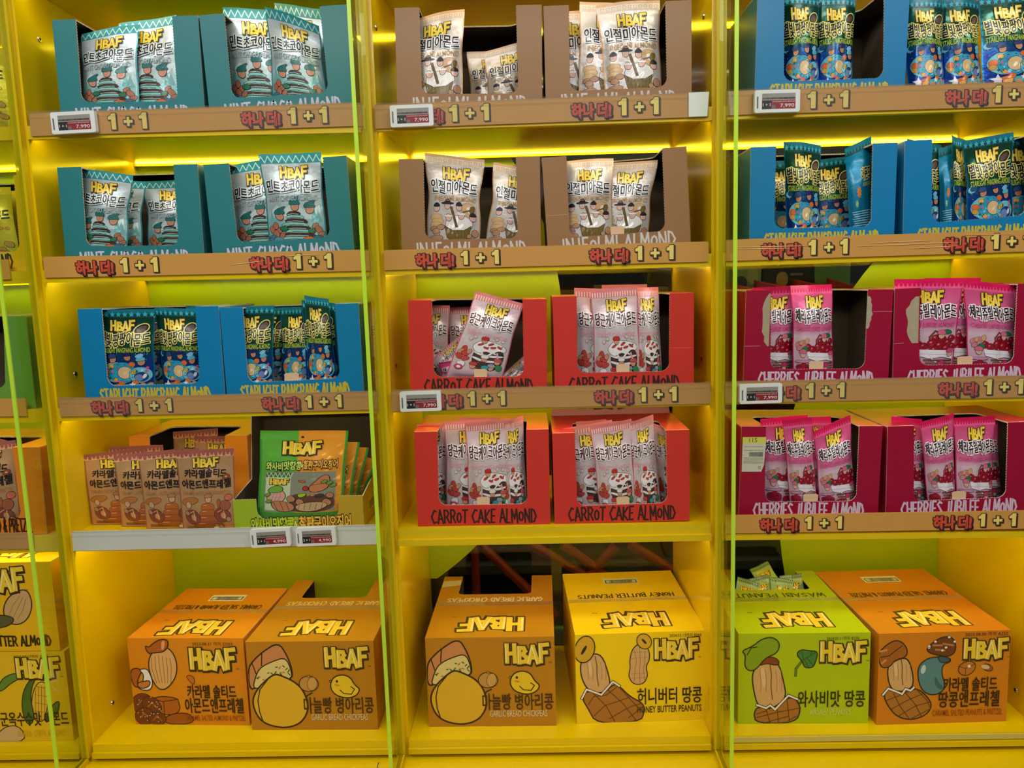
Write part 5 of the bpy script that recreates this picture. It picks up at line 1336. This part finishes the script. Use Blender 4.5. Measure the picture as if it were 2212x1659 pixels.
def art_corn(a):
    a.blob([(230, 60), (262, 50), (276, 96), (290, 150), (262, 168), (238, 130)], (226, 186, 50), 2.4, DK)
    for k in range(5): a.line([(236 + k * 4, 62 + k * 22), (270 + k * 3, 56 + k * 22)], 1.4, (150, 110, 20)); a.line([(240 + k * 8, 56), (250 + k * 8, 150)], 1.4, (150, 110, 20))
    a.blob([(218, 40), (240, 60), (232, 130), (262, 190), (220, 150), (206, 90)], (70, 110, 40), 2.4, DK); a.blob([(262, 46), (300, 70), (312, 116), (280, 92)], (70, 110, 40), 2.4, DK); a.blob([(150, 130), (200, 170), (240, 178), (200, 190), (160, 170)], (96, 140, 50), 2.4, DK)
    a.blob([(120, -6), (150, 40), (196, 46), (214, 0)], (214, 180, 120), 2.4, DK)
    a.logo(262, 200, 112, 54); a.text('군옥수수맛 아몬드', 238, 62, 178, 38, (50, 40, 10), 0, fat=(1.2, 4)); a.hand('BAKED CORN ALMOND', 252, 22, 124, 15, (216, 178, 20), .09)
    a.text('2023.07.27까지 G223', 248, 232, 90, 9, (80, 66, 10), 0)


def art_honeyalmond(a):
    a.almond(236, 112, 46, -30, (206, 166, 106), 3, DK); a.blob([(150, 60), (210, 66), (230, 90), (190, 100), (140, 90)], (92, 92, 50), 2.4, DK)
    a.logo(196, 190, 130, 62); a.hand('HoNEY BUTTER ALMoND', 196, 28, 236, 26, (50, 38, 10), .17)


def carton(BL, BR, colr, artf, name, namec, label, notch=None, barcode=True, H=.243, D=.415, Z=None, W=None, tape=True, patch=False):
    A, Bp = np.array(BL, float), np.array(BR, float); A[2] = Bp[2] = ZE if Z is None else Z
    ux = Bp - A; w = np.linalg.norm(ux); ux /= w; W = W or w; uy = np.array([-ux[1], ux[0], 0]); uz = np.array([0, 0, 1.])
    E0 = empty('shipping_carton', tuple(A + uz * .0004)); tag(E0, label, 'carton')
    nm = 'board_%02x%02x%02x' % colr; C = principled(nm, colr, .4, 0, .5, .12, noise=(7, .035))

    def arted(m, a, O, x, y, n):
        for V, F, l, mt in a.items: V[:] = [(p / 1000, q / 1000) for p, q in V]
        m.art(a, O, x, y, n)
    m = MB(); m.plate([(0, 0), (W, 0), (W, H), (0, H)], (0, 0, 0), ux, uz, -uy, TH, C, KRAFT_IN)
    a = Art(); artf(a); a = a.clipped(1, 1, W * 1000 - 1, H * 1000 - 1); arted(m, a, (0, 0, 0), ux, uz, -uy); m.build('front_panel', E0)
    for o, n, t in (((0, 0, 0), -ux, -uy), (ux * W, ux, uy)):
        P = [(TH, 0), (D, 0), (D, H - TH), (TH, H - TH)]
        if t is not uy: P = [(-p, q) for p, q in P][::-1]
        m = MB(); m.plate(P, o, t, uz, n, TH, C, KRAFT_IN, KRAFT_EDGE); m.build('side_panel', E0)
    bk = [(-W + TH, 0), (-TH, 0), (-TH, H - TH), (-W + TH, H - TH)]
    sm = D / 2; rf0 = sm + .0005
    if notch:
        n0, n1, n2 = notch; r = .018
        bk = [(-W + TH, 0), (-TH, 0), (-TH, H - TH), (-n0, H - TH)] + serr((-n0, H - TH), (-n0, .05)) + [(-n0, .05), (-n1, .05)] + serr((-n1, .05), (-n1, H - TH)) + [(-n1, H - TH), (-W + TH, H - TH)]
        rear = [(0, rf0), (W, rf0), (W, D), (n1, D)] + serr((n1, D), (n1, n2 + r)) + [(n1 - r + r * math.cos(math.radians(t)), n2 + r + r * math.sin(math.radians(t))) for t in (0, -30, -60, -90)] + serr((n1 - r, n2), (n0 + r, n2), amp=.0007) + [(n0 + r + r * math.cos(math.radians(t)), n2 + r + r * math.sin(math.radians(t))) for t in (-90, -120, -150, -180)] + serr((n0, n2 + r), (n0, D)) + [(n0, D), (0, D)]
    else: rear = [(0, rf0), (W, rf0), (W, D), (0, D)]
    m = MB(); m.plate(bk, uy * D, -ux, uz, uy, TH, C, KRAFT_IN, KRAFT_EDGE); m.build('back_panel', E0)
    m = MB(); m.plate([(TH, TH), (W - TH, TH), (W - TH, D - TH), (TH, D - TH)], uz * TH, ux, uy, uz, TH, KRAFT_IN, C); m.build('bottom_panel', E0)
    m = MB(); m.plate([(0, TH), (W, TH), (W, sm - .0005), (0, sm - .0005)], uz * H, ux, uy, uz, TH, C, KRAFT_IN, KRAFT_EDGE)
    a = Art(); a.logo(W * 500, sm * 376, 172, 82, rot=180); a.text('TM', W * 500 - 102, sm * 376 + 46, 14, 7, DK, 0, rot=180); arted(m, a, uz * H, ux, uy, uz); m.build('front_flap', E0)
    m = MB(); m.plate(rear, uz * H, ux, uy, uz, TH, C, KRAFT_IN, KRAFT_EDGE)
    a = Art(); a.hand(name, W * 500, sm * 1000 + 29, W * 1000 * .82, 25, namec, .16, 180, 5, .08); arted(m, a, uz * H, ux, uy, uz); rfp = m.build('rear_flap', E0)
    if barcode:
        a = Art(); x0, y0 = W * 500 - 50, D * 1000 - 93; a.rect(x0, y0, x0 + 104, y0 + 44, (226, 226, 220)); a.rect(x0 + 5, y0 + 6, x0 + 99, y0 + 30, (26, 24, 24)); a.rect(x0 + 8, y0 + 9, x0 + 96, y0 + 27, (216, 216, 210))
        rnd = random.Random(8); x = x0 + 18
        while x < x0 + 86: q = rnd.uniform(.5, 2); a.rect(x, y0 + 9, x + q, y0 + 27, (30, 28, 28)); x += q + rnd.uniform(.5, 1.6)
        m = MB(); arted(m, a, uz * H, ux, uy, uz); m.build('barcode_label', rfp)
    if patch:
        m = MB(); m.plate([(.002, .33), (.056, .345), (.056, .385), (.002, .375)], uz * (H + .0004), ux, uy, uz, .0003, principled('torn_white_paper', (206, 200, 182), .8)); m.build('torn_paper', rfp)
    if tape:
        m = MB(); m.plate([(.001, sm - .011), (W - .001, sm - .011), (W - .001, sm + .010), (.001, sm + .010)], uz * (H + .0005), ux, uy, uz, .0004, glass_tape); m.build('seam_tape', E0)
    return A, ux, uy, W


glass_tape = glass_mat('clear_tape', (.97, .97, .95), .03)
carton(atz(293, 1565, ZE), atz(540, 1567, ZE), (222, 138, 22), art_caramelalmond, 'CARAMEL SALTED ALMoND & PRETZEL', (76, 40, 10), 'orange carton with an almond picture, bottom of the left bay', D=.33)
carton(atz(545, 1577, ZE), atz(817, 1576, ZE), (190, 128, 22), art_chickpea, 'GARLIC BREAD CHICKPEAS', (226, 206, 150), 'brown chickpea carton with a notched top, bottom of the left bay', notch=(.055, .25, .275), barcode=False)
carton(atz(927, 1570, ZE), atz(1202, 1568, ZE), (190, 128, 22), art_chickpea, 'GARLIC BREAD CHICKPEAS', (232, 222, 190), 'brown chickpea carton with a notched top, bottom of the middle bay', notch=(.055, .27, .275), barcode=False, patch=True)
carton(atz(1246, 1564, ZE), atz(1524, 1554, ZE), (248, 210, 14), art_honeypeanut, 'HoNEY BUTTER PEANUTS', (50, 40, 10), 'bright yellow peanut carton set askew, bottom of the middle bay')
WA, WX, WYv, WW = carton(atz(1594, 1564, ZE), atz(1875, 1562, ZE), (178, 200, 6), art_wasabipeanut, 'WASABI PEANUTS', (50, 56, 10), 'lime green carton with pouches in its open top, bottom of the right bay', notch=(.060, .275, .275), barcode=False)
carton(atz(1893, 1566, ZE), atz(2173, 1558, ZE), (212, 128, 22), art_caramelpeanut, 'CARAMEL SALTED PEANUTS & PRETZEL', (84, 44, 8), 'orange carton with a blue jug picture, bottom of the right bay')
q = atz(160, 1600, ZE)
carton(q - np.array([.335, 0, 0]), q, (232, 190, 30), art_corn, 'BAKED CORN ALMoND', (60, 46, 10), 'yellow corn carton at the left edge, lower of the two stacked', barcode=False)
q = np.array([q[0] - .012, q[1] + .004, 0])
carton(q - np.array([.335, 0, 0]), q, (236, 186, 10), art_honeyalmond, 'HoNEY BUTTER ALMoND', (60, 46, 10), 'yellow carton at the left edge, upper of the two stacked', H=.236, Z=ZE + .2445)


# ------------------------------------------------------------------ pouches
def project(p):
    d = np.array(p) - CAM; z = np.dot(d, CF); return 1106 + FPX * np.dot(d, CR) / z, 829.5 - FPX * np.dot(d, CU) / z


PCOL = {'mint': 'pale mint', 'injeolmi': 'cream and tan', 'starlight': 'shiny blue', 'starlightback': 'plain blue', 'carrot': 'pale pink', 'cherry': 'hot pink', 'caramel': 'caramel brown', 'honey': 'yellow', 'combo': 'green and orange', 'packet': 'pale green'}
_seed = [0]


def bag(kind, bay, row, TL, TR, bl, br, k, desc, group, Y0=.036, dy=.028, dt=0., loose=False, lift=0., **kw):
    _seed[0] += 1
    Yb = Y0 + dy * k; Yt = Yb + dt
    tl, tr = at(*TL, Yt), at(*TR, Yt)
    c = []
    for b_ in (bl, br):
        if isinstance(b_, tuple): c.append(at(*b_, Yb)); continue
        x = at(b_, 400, Yb)[0]
        for _ in range(6):
            xl, xr = BAYX[bay]
            z = zshelf(bay, row, min(max(x, xl), xr)) + (.0012 if loose else .0042) + lift
            px, py = project((x, Yb, z)); x = at(b_, py, Yb)[0]
        c.append(np.array([x, Yb, z]))
    return pouch(kind, tl, tr, c[0], c[1], f'{PCOL[kind]} pouch, {desc}', group, seed=_seed[0], **kw)


T1, T2 = 'in the left teal box, top shelf', 'in the right teal box, top shelf'
g = 'mint pouches in the teal boxes'
bag('mint', 1, 'A', (166, 68), (292, 47), 182, 302, 0, 'front one ' + T1, g, flop=-.012, curl=.006)
bag('mint', 1, 'A', (252, 48), (378, 30), 268, 392, 1, 'rear one ' + T1, g, flop=-.01)
bag('mint', 1, 'A', (481, 16), (612, 22), 505, 630, 1, 'leftmost ' + T2, g)
bag('mint', 1, 'A', (570, 13), (688, 55), 592, 712, 0, 'front one, sagging ' + T2, g, curl=.012, flop=.01)
bag('mint', 1, 'A', (592, 6), (694, 20), 615, 722, 2, 'rearmost ' + T2, g)
T1, T2 = 'in the left teal box, second shelf', 'in the right teal box, second shelf'
bag('mint', 1, 'B', (160, 362), (281, 377), 172, 270, 0, 'leftmost ' + T1, g, curl=.012, pinch=.1)
bag('mint', 1, 'B', (195, 386), (315, 392), 206, 305, 2, 'half hidden middle one ' + T1, g, pinch=.1)
bag('mint', 1, 'B', (306, 392), (424, 388), 325, 434, 3, 'shaded right one ' + T1, g, pinch=.1)
bag('mint', 1, 'B', (492, 358), (620, 336), 514, 632, 1, 'left one ' + T2, g)
bag('mint', 1, 'B', (559, 334), (694, 329), 588, 710, 0, 'right front one ' + T2, g)
g = 'injeolmi pouches in the brown boxes'
T1, T2 = 'in the left brown box, top shelf', 'in the right brown box, top shelf'
bag('injeolmi', 2, 'A', (878, 40), (1002, 12), 880, 998, 0, 'standing front left ' + T1, g, curl=.012, flop=-.01)
bag('injeolmi', 2, 'A', (1008, 113), (1112, 106), 1022, 1120, 5.6, 'deep dark left one ' + T1, g)
bag('injeolmi', 2, 'A', (1044, 112), (1160, 82), 1060, 1168, 4.4, 'deep dark right one ' + T1, g)
bag('injeolmi', 2, 'A', (1180, 25), (1306, 22), 1188, 1310, 2, 'leftmost sliver ' + T2, g)
bag('injeolmi', 2, 'A', (1252, 3), (1375, 10), 1250, 1372, 1, 'middle one ' + T2, g)
bag('injeolmi', 2, 'A', (1288, 9), (1427, -3), 1312, 1430, 0, 'right front one ' + T2, g, curl=.008)
T1, T2 = 'in the left brown box, second shelf', 'in the right brown box, second shelf'
bag('injeolmi', 2, 'B', (917, 330), (1047, 345), 925, 1034, 0, 'front left ' + T1, g, dt=-.004, pinch=.1)
bag('injeolmi', 2, 'B', (1066, 350), (1186, 374), 1046, 1160, 1, 'leaning right one ' + T1, g, pinch=.1)
bag('injeolmi', 2, 'B', (1212, 346), (1328, 338), 1216, 1322, 0, 'front left ' + T2, g, curl=.012, flop=-.014)
bag('injeolmi', 2, 'B', (1300, 353), (1421, 346), 1284, 1394, 1, 'shaded right one ' + T2, g, pinch=.1)
g = 'starlight pouches in the blue boxes'
T1 = 'in the half empty blue box, top shelf'
bag('starlight', 3, 'A', (1690, -14), (1773, -8), 1698, 1772, 0, 'left one ' + T1, g, curl=.02, twist=.02)
bag('starlight', 3, 'A', (1770, -14), (1853, -4), 1771, 1842, 0, 'right one ' + T1, g, curl=.02, twist=.02)
bag('starlight', 3, 'A', (1962, -8), (2042, 0), 1966, 2042, 0, 'left of the loose three, top right shelf', g, loose=True, curl=.018, twist=.02)
bag('starlight', 3, 'A', (2033, -6), (2120, 0), 2044, 2124, 0, 'middle of the loose three, top right shelf', g, loose=True, curl=.018, twist=.02)
bag('starlight', 3, 'A', (2116, -8), (2244, -16), 2126, 2250, 0, 'right of the loose three, top right shelf', g, loose=True, curl=.006)
T1, T2 = 'in the left blue box, second shelf', 'in the right blue box, second shelf'
bag('starlight', 3, 'B', (1698, 304), (1779, 312), 1702, 1774, 0, 'standing in front ' + T1, g, curl=.016)
bag('starlight', 3, 'B', (1634, 348), (1736, 346), 1640, 1738, 4, 'dark left one ' + T1, g)
bag('starlight', 3, 'B', (1748, 348), (1842, 336), 1750, 1846, 3, 'dark middle one ' + T1, g)
bag('starlightback', 3, 'B', (1824, 322), (1882, 294), 1838, 1888, 1, 'turned backwards ' + T1, g)
bag('starlight', 3, 'B', (1958, 300), (2032, 314), 1960, 2030, 2, 'dark leftmost one ' + T2, g)
bag('starlightback', 3, 'B', (2028, 322), (2072, 306), 2030, 2058, 1.6, 'turned backwards ' + T2, g)
bag('starlight', 3, 'B', (2056, 292), (2092, 306), 2060, 2096, .9, 'narrow turned one ' + T2, g, thick=.008)
bag('starlight', 3, 'B', (2078, 305), (2190, 285), 2092, 2186, 0, 'wide front one ' + T2, g, pinch=.1)
bag('starlight', 3, 'B', (2150, 300), (2270, 290), 2165, 2272, 1, 'right one ' + T2, g)
T1, T2 = 'in the left blue box, third shelf', 'in the right blue box, third shelf'
bag('starlight', 1, 'C', (206, 669), (334, 668), 222, 336, 0, 'left front one ' + T1, g)
bag('starlight', 1, 'C', (262, 668), (352, 667), 268, 358, 2, 'middle sliver ' + T1, g)
bag('starlight', 1, 'C', (328, 664), (428, 668), 356, 442, .4, 'right one ' + T1, g, curl=.012)
bag('starlight', 1, 'C', (402, 660), (470, 662), 412, 484, 2, 'rearmost one at the right ' + T1, g)
bag('starlight', 1, 'C', (496, 662), (592, 660), 508, 590, 0, 'left front one ' + T2, g)
bag('starlight', 1, 'C', (546, 664), (624, 664), 544, 616, 3, 'dark second from left ' + T2, g)
bag('starlight', 1, 'C', (606, 664), (676, 661), 610, 676, 1.6, 'middle one ' + T2, g)
bag('starlight', 1, 'C', (655, 638), (708, 646), 668, 732, 0, 'tallest front one ' + T2, g, curl=.006)
bag('starlight', 1, 'C', (652, 648), (724, 655), 664, 736, 1, 'behind the tallest ' + T2, g)
g = 'carrot cake pouches in the red boxes'
T1, T2 = 'in the left red box, third shelf', 'in the right red box, third shelf'
bag('carrot', 2, 'C', (1028, 628), (1131, 656), (962, 816), (1080, 834), 0, 'tilted across the front ' + T1, g, dt=.006)
bag('carrot', 2, 'C', (886, 657), (972, 660), 892, 968, 4.6, 'dark leftmost one ' + T1, g)
bag('carrot', 2, 'C', (966, 664), (1060, 660), 972, 1060, 5.6, 'dark middle one at the back ' + T1, g)
bag('carrot', 2, 'C', (931, 778), (1002, 716), (962, 834), (1036, 780), 1.6, 'slumped with its header low left ' + T1, g, thick=.008)
bag('cherry', 2, 'C', (948, 784), (1030, 770), (958, 838), (1042, 838), 1., 'low one among the pale ones ' + T1, g, thick=.006)
bag('carrot', 2, 'C', (1076, 818), (1136, 764), (1104, 838), (1158, 800), 1.4, 'upturned at the lower right ' + T1, g, thick=.008)
bag('carrot', 2, 'C', (1240, 622), (1352, 625), 1246, 1346, 1, 'left one ' + T2, g)
bag('carrot', 2, 'C', (1275, 626), (1377, 618), 1287, 1386, 0, 'middle front one ' + T2, g, pinch=.04)
bag('carrot', 2, 'C', (1365, 622), (1426, 620), 1378, 1432, 0, 'narrow right one ' + T2, g, curl=.014, flop=-.012)
bag('carrot', 2, 'C', (1300, 616), (1398, 614), 1302, 1398, 2.2, 'rear one peeking above ' + T2, g)
T1, T2 = 'in the left red box, fourth shelf', 'in the right red box, fourth shelf'
bag('carrot', 2, 'D', (900, 918), (966, 914), 906, 968, 2, 'dark leftmost one ' + T1, g)
bag('carrot', 2, 'D', (959, 910), (1062, 905), 966, 1066, 1, 'second from left ' + T1, g)
bag('carrot', 2, 'D', (1004, 914), (1102, 904), 1014, 1104, 0, 'middle front one ' + T1, g)
bag('carrot', 2, 'D', (1080, 913), (1130, 899), 1086, 1140, -.1, 'narrow right one ' + T1, g, curl=.010, thick=.010)
bag('carrot', 2, 'D', (992, 902), (1076, 902), 996, 1078, 3, 'rearmost one ' + T1, g)
bag('carrot', 2, 'D', (1216, 926), (1322, 907), 1234, 1342, 1, 'left one ' + T2, g)
bag('carrot', 2, 'D', (1274, 922), (1364, 905), 1298, 1374, 0, 'middle front one ' + T2, g)
bag('carrot', 2, 'D', (1356, 914), (1412, 896), 1372, 1430, -.1, 'narrow right front one ' + T2, g, curl=.010, thick=.010)
bag('carrot', 2, 'D', (1244, 911), (1310, 906), 1250, 1320, 3.2, 'rearmost one ' + T2, g)
bag('carrot', 2, 'D', (1404, 912), (1446, 926), 1426, 1472, 2, 'dark sliver at the right ' + T2, g)
g = 'cherry pouches in the crimson boxes'
T1, T2 = 'in the left crimson box, third shelf', 'in the right crimson box, third shelf'
bag('cherry', 3, 'C', (1622, 622), (1732, 616), 1628, 1707, 1, 'left one ' + T1, g, curl=.006, flop=.008)
bag('cherry', 3, 'C', (1713, 617), (1803, 614), 1714, 1800, 0, 'right front one ' + T1, g, curl=.008, flop=-.01)
bag('cherry', 3, 'C', (1932, 603), (2082, 602), 1936, 2052, 0, 'left front one ' + T2, g, pinch=.02)
bag('cherry', 3, 'C', (1996, 601), (2118, 600), 1992, 2104, 1.2, 'middle one behind ' + T2, g)
bag('cherry', 3, 'C', (2080, 605), (2198, 616), 2092, 2188, .2, 'right one ' + T2, g)
T1, T2 = 'in the left crimson box, fourth shelf', 'in the right crimson box, fourth shelf'
bag('cherry', 3, 'D', (1642, 905), (1744, 896), 1652, 1740, 1, 'leftmost ' + T1, g)
bag('cherry', 3, 'D', (1690, 908), (1752, 901), 1708, 1766, 0, 'second from left ' + T1, g)
bag('cherry', 3, 'D', (1738, 902), (1794, 899), 1750, 1812, 1.2, 'third from left, behind ' + T1, g)
bag('cherry', 3, 'D', (1757, 932), (1836, 896), 1772, 1850, 0, 'tilted right front one ' + T1, g, dt=.01)
bag('cherry', 3, 'D', (1925, 899), (1992, 906), 1932, 2000, 1, 'dark left one ' + T2, g)
bag('cherry', 3, 'D', (1990, 913), (2064, 891), 2006, 2064, 0, 'middle front one ' + T2, g, curl=.006)
bag('cherry', 3, 'D', (2062, 903), (2152, 898), 2068, 2142, 0, 'right front one ' + T2, g, curl=.006)
bag('cherry', 3, 'D', (2078, 906), (2154, 904), 2084, 2164, 1.4, 'rear right sliver ' + T2, g)
g = 'caramel pouches on the fourth shelf'
for i, (a_, b_, c_, d_, y_0, ds) in enumerate((((380, 975), (506, 968), 396, 509, .020, 'rightmost of the front row before the orange box'), ((298, 981), (430, 968), 317, 436, .040, 'third from left in the front row'),
                                              ((246, 985), (378, 970), 264, 384, .060, 'second from left in the front row'), ((178, 983), (311, 967), 200, 322, .080, 'leftmost of the front row'), ((234, 965), (352, 961), 250, 362, .104, 'rear one standing behind the front row'))):
    bag('caramel', 1, 'D', a_, b_, c_, d_, 0, ds, g, Y0=y_0, loose=True, thick=.009, pinch=.0)
bag('caramel', 1, 'D', (373, 933), (470, 925), 376, 470, 0, 'rear left one inside the orange box', g, Y0=.20)
bag('caramel', 1, 'D', (420, 941), (522, 944), 424, 524, 0, 'right one inside the orange box', g, Y0=.17)
bag('caramel', 0, 'D', (-90, 968), (34, 950), -70, 46, 0, 'front one in the orange box at the left edge', g)
bag('caramel', 0, 'D', (-40, 940), (66, 962), -30, 60, 1.2, 'rear one in the orange box at the left edge', g)
g = 'wide two-tone pouches in the tray box'
for i, (a_, b_, c_, d_, kk, ds) in enumerate((((562, 930), (753, 930), 556, 738, 0, 'foremost in the tray box'), ((600, 950), (778, 955), 578, 752, 1, 'second in the tray box'), ((622, 962), (797, 967), 590, 764, 2, 'third, leaning right in the tray box'), ((650, 968), (816, 992), 604, 770, 3, 'rearmost, leaning right in the tray box'))):
    bag('combo', 1, 'D', a_, b_, c_, d_, kk, ds, g, thick=.010, pinch=.02)
bag('honey', 0, 'B', (-90, 405), (24, 404), -80, 46, 0, 'front one in the yellow box at the left edge', 'yellow pouches')
bag('honey', 0, 'B', (-70, 418), (38, 412), -60, 42, 1.4, 'rear one in the yellow box at the left edge', 'yellow pouches')
bag('honey', 0, 'A', (-110, 100), (16, 104), -100, 22, 0, 'on the top shelf at the left edge', 'yellow pouches', loose=True)
# small packets heaped in the lime carton
rnd = random.Random(11)
for i, (x, y, tilt, ang, ds) in enumerate(((.095, .30, 50, -20, 'leftmost of the heap'), (.150, .315, 58, 14, 'second from left in the heap'), (.200, .30, 54, -8, 'third from left in the heap'), (.175, .355, 46, 24, 'rear of the heap'), (.243, .325, 60, 6, 'rightmost of the heap'))):
    c = WA + WX * x + WYv * y + np.array([0, 0, .215 if i != 3 else .24]); t = math.radians(tilt); s = math.radians(ang)
    up = WYv * math.cos(t) * .9 + np.array([0, 0, math.sin(t)]); up = up / np.linalg.norm(up); rt = WX * math.cos(s) + up * math.sin(s); upp = up * math.cos(s) - WX * math.sin(s)
    w, h = .032, .05
    pouch('packet', c + rt * -w + upp * h, c + rt * w + upp * h, c - rt * w - upp * h, c + rt * w - upp * h, 'pale green packet, ' + ds + ' in the lime carton', 'packets in the lime carton', seed=60 + i, name='snack_packet', cat='snack packet', thick=.008)

# ------------------------------------------------------------------ the aisle seen through the glass backs
def shop_box(x0, x1, y0, y1, z0, z1, colr, label, kind='carton', prints=None):
    E0 = empty('background_carton', ((x0 + x1) / 2, y0, z0)); tag(E0, label, kind, 'cartons behind the glass')
    C = principled('bgboard_%02x%02x%02x' % colr, colr, .5)
    m = MB(); w = (x1 - x0) / 2; m.box(-w, w, 0, y1 - y0, 0, z1 - z0 - .002, C)
    if prints:
        a = Art(); prints(a, w * 2000, (z1 - z0) * 1000)
        for V, F, l, mt in a.items: V[:] = [(p / 1000, q / 1000) for p, q in V]
        m.art(a, (-w, 0, 0), (1, 0, 0), (0, 0, 1), (0, -1, 0))
    m.build('body', E0); m = MB(); m.box(-w, w, 0, y1 - y0, z1 - z0 - .002, z1 - z0, C); m.build('lid', E0)
    return E0


Yg = .80
def gx(px, py, Y=Yg): return at(px, py, Y)


RK = empty('gondola_rack', (.4, Yg, 0)); tag(RK, 'dark shop rack in the aisle behind the glass backs', 'rack')
dkm = principled('dark_rack_metal', (60, 58, 48), .5)
for z in (.32, .78, 1.22, 1.66):
    m = MB(); m.box(-1.0, 1.0, -.03, .40, z - .03, z, dkm); m.build('rack_shelf', RK)
m = MB(); m.box(-1.0, 1.0, .40, .42, 0, 2.0, principled('dark_rack_back', (44, 44, 36), .7)); m.build('rack_back', RK)
for x in (-1.0, 0.98): m = MB(); m.box(x, x + .02, -.03, .40, 0, 2.0, dkm); m.build('rack_upright', RK)


def pr_shake(a, w, h):
    a.text('Milk', w * .3, h * .80, w * .32, h * .09, (60, 90, 60), .0); a.text('Shake', w * .36, h * .66, w * .5, h * .13, (60, 90, 60), .0); a.ell(w * .5, h * .3, w * .16, h * .12, (50, 60, 50)); a.ell(w * .8, h * .42, w * .14, h * .16, (190, 206, 180))


def pr_nuts(a, w, h):
    a.blob([(w * .3, h * .5), (w * .4, h * .7), (w * .36, h * .85), (w * .2, h * .7)], (190, 160, 110)); a.blob([(w * .25, h * .2), (w * .5, h * .2), (w * .5, h * .45), (w * .28, h * .45)], (206, 180, 130)); a.rect(w * .55, h * .38, w * .8, h * .42, (150, 150, 130))


def pr_lines(a, w, h): a.rect(w * .3, h * .72, w * .8, h * .82, (60, 120, 100)); a.rect(w * .36, h * .6, w * .7, h * .64, (90, 140, 120))


z0 = 1.22
for (xa, xb, colr, lab, prn, h) in ((1572, 1666, (150, 190, 140), 'pale green shake carton behind the glass of the right bay', pr_shake, .19), (1668, 1782, (44, 50, 40), 'dark carton with nut picture behind the glass of the right bay', pr_nuts, .20), (1784, 1866, (130, 190, 150), 'mint carton behind the glass of the right bay, nearest the lime film', pr_lines, .19)):
    A, Bq = gx(xa, 590), gx(xb, 590); shop_box(A[0], Bq[0] - .004, Yg + .10, Yg + .26, z0, z0 + h, colr, lab, prints=prn)
for i, (xa, xb, ds) in enumerate(((1570, 1640, 'leftmost'), (1642, 1724, 'second'), (1728, 1800, 'third'), (1803, 1860, 'rightmost'))):
    A, Bq = gx(xa, 610), gx(xb, 610); E0 = empty('red_tray', ((A[0] + Bq[0]) / 2, Yg, z0)); tag(E0, f'red card tray behind the glass of the right bay, {ds} of four', 'tray', 'red trays behind the glass'); w = (Bq[0] - A[0]) / 2 - .003
    m = MB(); m.hexa([(-w, 0, 0), (w, 0, 0), (w, .08, 0), (-w, .08, 0), (-w, 0, .055), (w, 0, .03), (w, .08, .04), (-w, .08, .065)], principled('red_tray_card', (166, 40, 22), .5)); m.build('body', E0)
for i, (xa, xb, h, ds) in enumerate(((1206, 1280, .05, 'leftmost'), (1284, 1372, .065, 'middle'), (1376, 1448, .052, 'rightmost'))):
    A, Bq = gx(xa, 610), gx(xb, 610); shop_box(A[0], Bq[0] - .004, Yg + .02, Yg + .2, z0, z0 + h, (110, 92, 50), f'low kraft carton behind the middle bay, {ds} of three', prints=lambda a, w, hh: a.poly([(w * .05, hh * .1), (w * .9, hh * .3), (w * .9, hh * .5), (w * .05, hh * .4)], (176, 52, 30)))
E0 = empty('orange_rail_frame', (0, Yg - .1, 0)); tag(E0, 'orange sloping rails seen through the glass of the middle bay', 'rail frame')
orm = principled('orange_rail_paint', (140, 44, 10), .4)
for (x0, y0, x1, y1) in ((1040, 1178, 1200, 1330), (1215, 1175, 1330, 1260), (1230, 1290, 1330, 1180), (1120, 1160, 1260, 1240), (1360, 1175, 1450, 1230)):
    A, Bq = at(x0, y0, Yg - .1), at(x1, y1, Yg - .1); d = Bq - A; L = np.linalg.norm(d); m = MB(); m.cyl(A - np.array([0, Yg - .1, 0]), d / L, .017, L, orm, 12); m.build('rail', E0)
for px in (1030, 1466):
    A = at(px, 1300, Yg - .1); m = MB(); m.cyl((A[0], 0, 0), (0, 0, 1), .015, .72, orm, 12); m.build('rail_post', E0)
A, Bq = at(1040, 1362, Yg - .1), at(1450, 1352, Yg - .1)
m = MB(); m.cyl((A[0], 0, (A[2] + Bq[2]) / 2), (1, 0, 0), .011, Bq[0] - A[0], principled('pale_green_rail_paint', (120, 156, 70), .4), 12); m.build('cross_rail', E0)
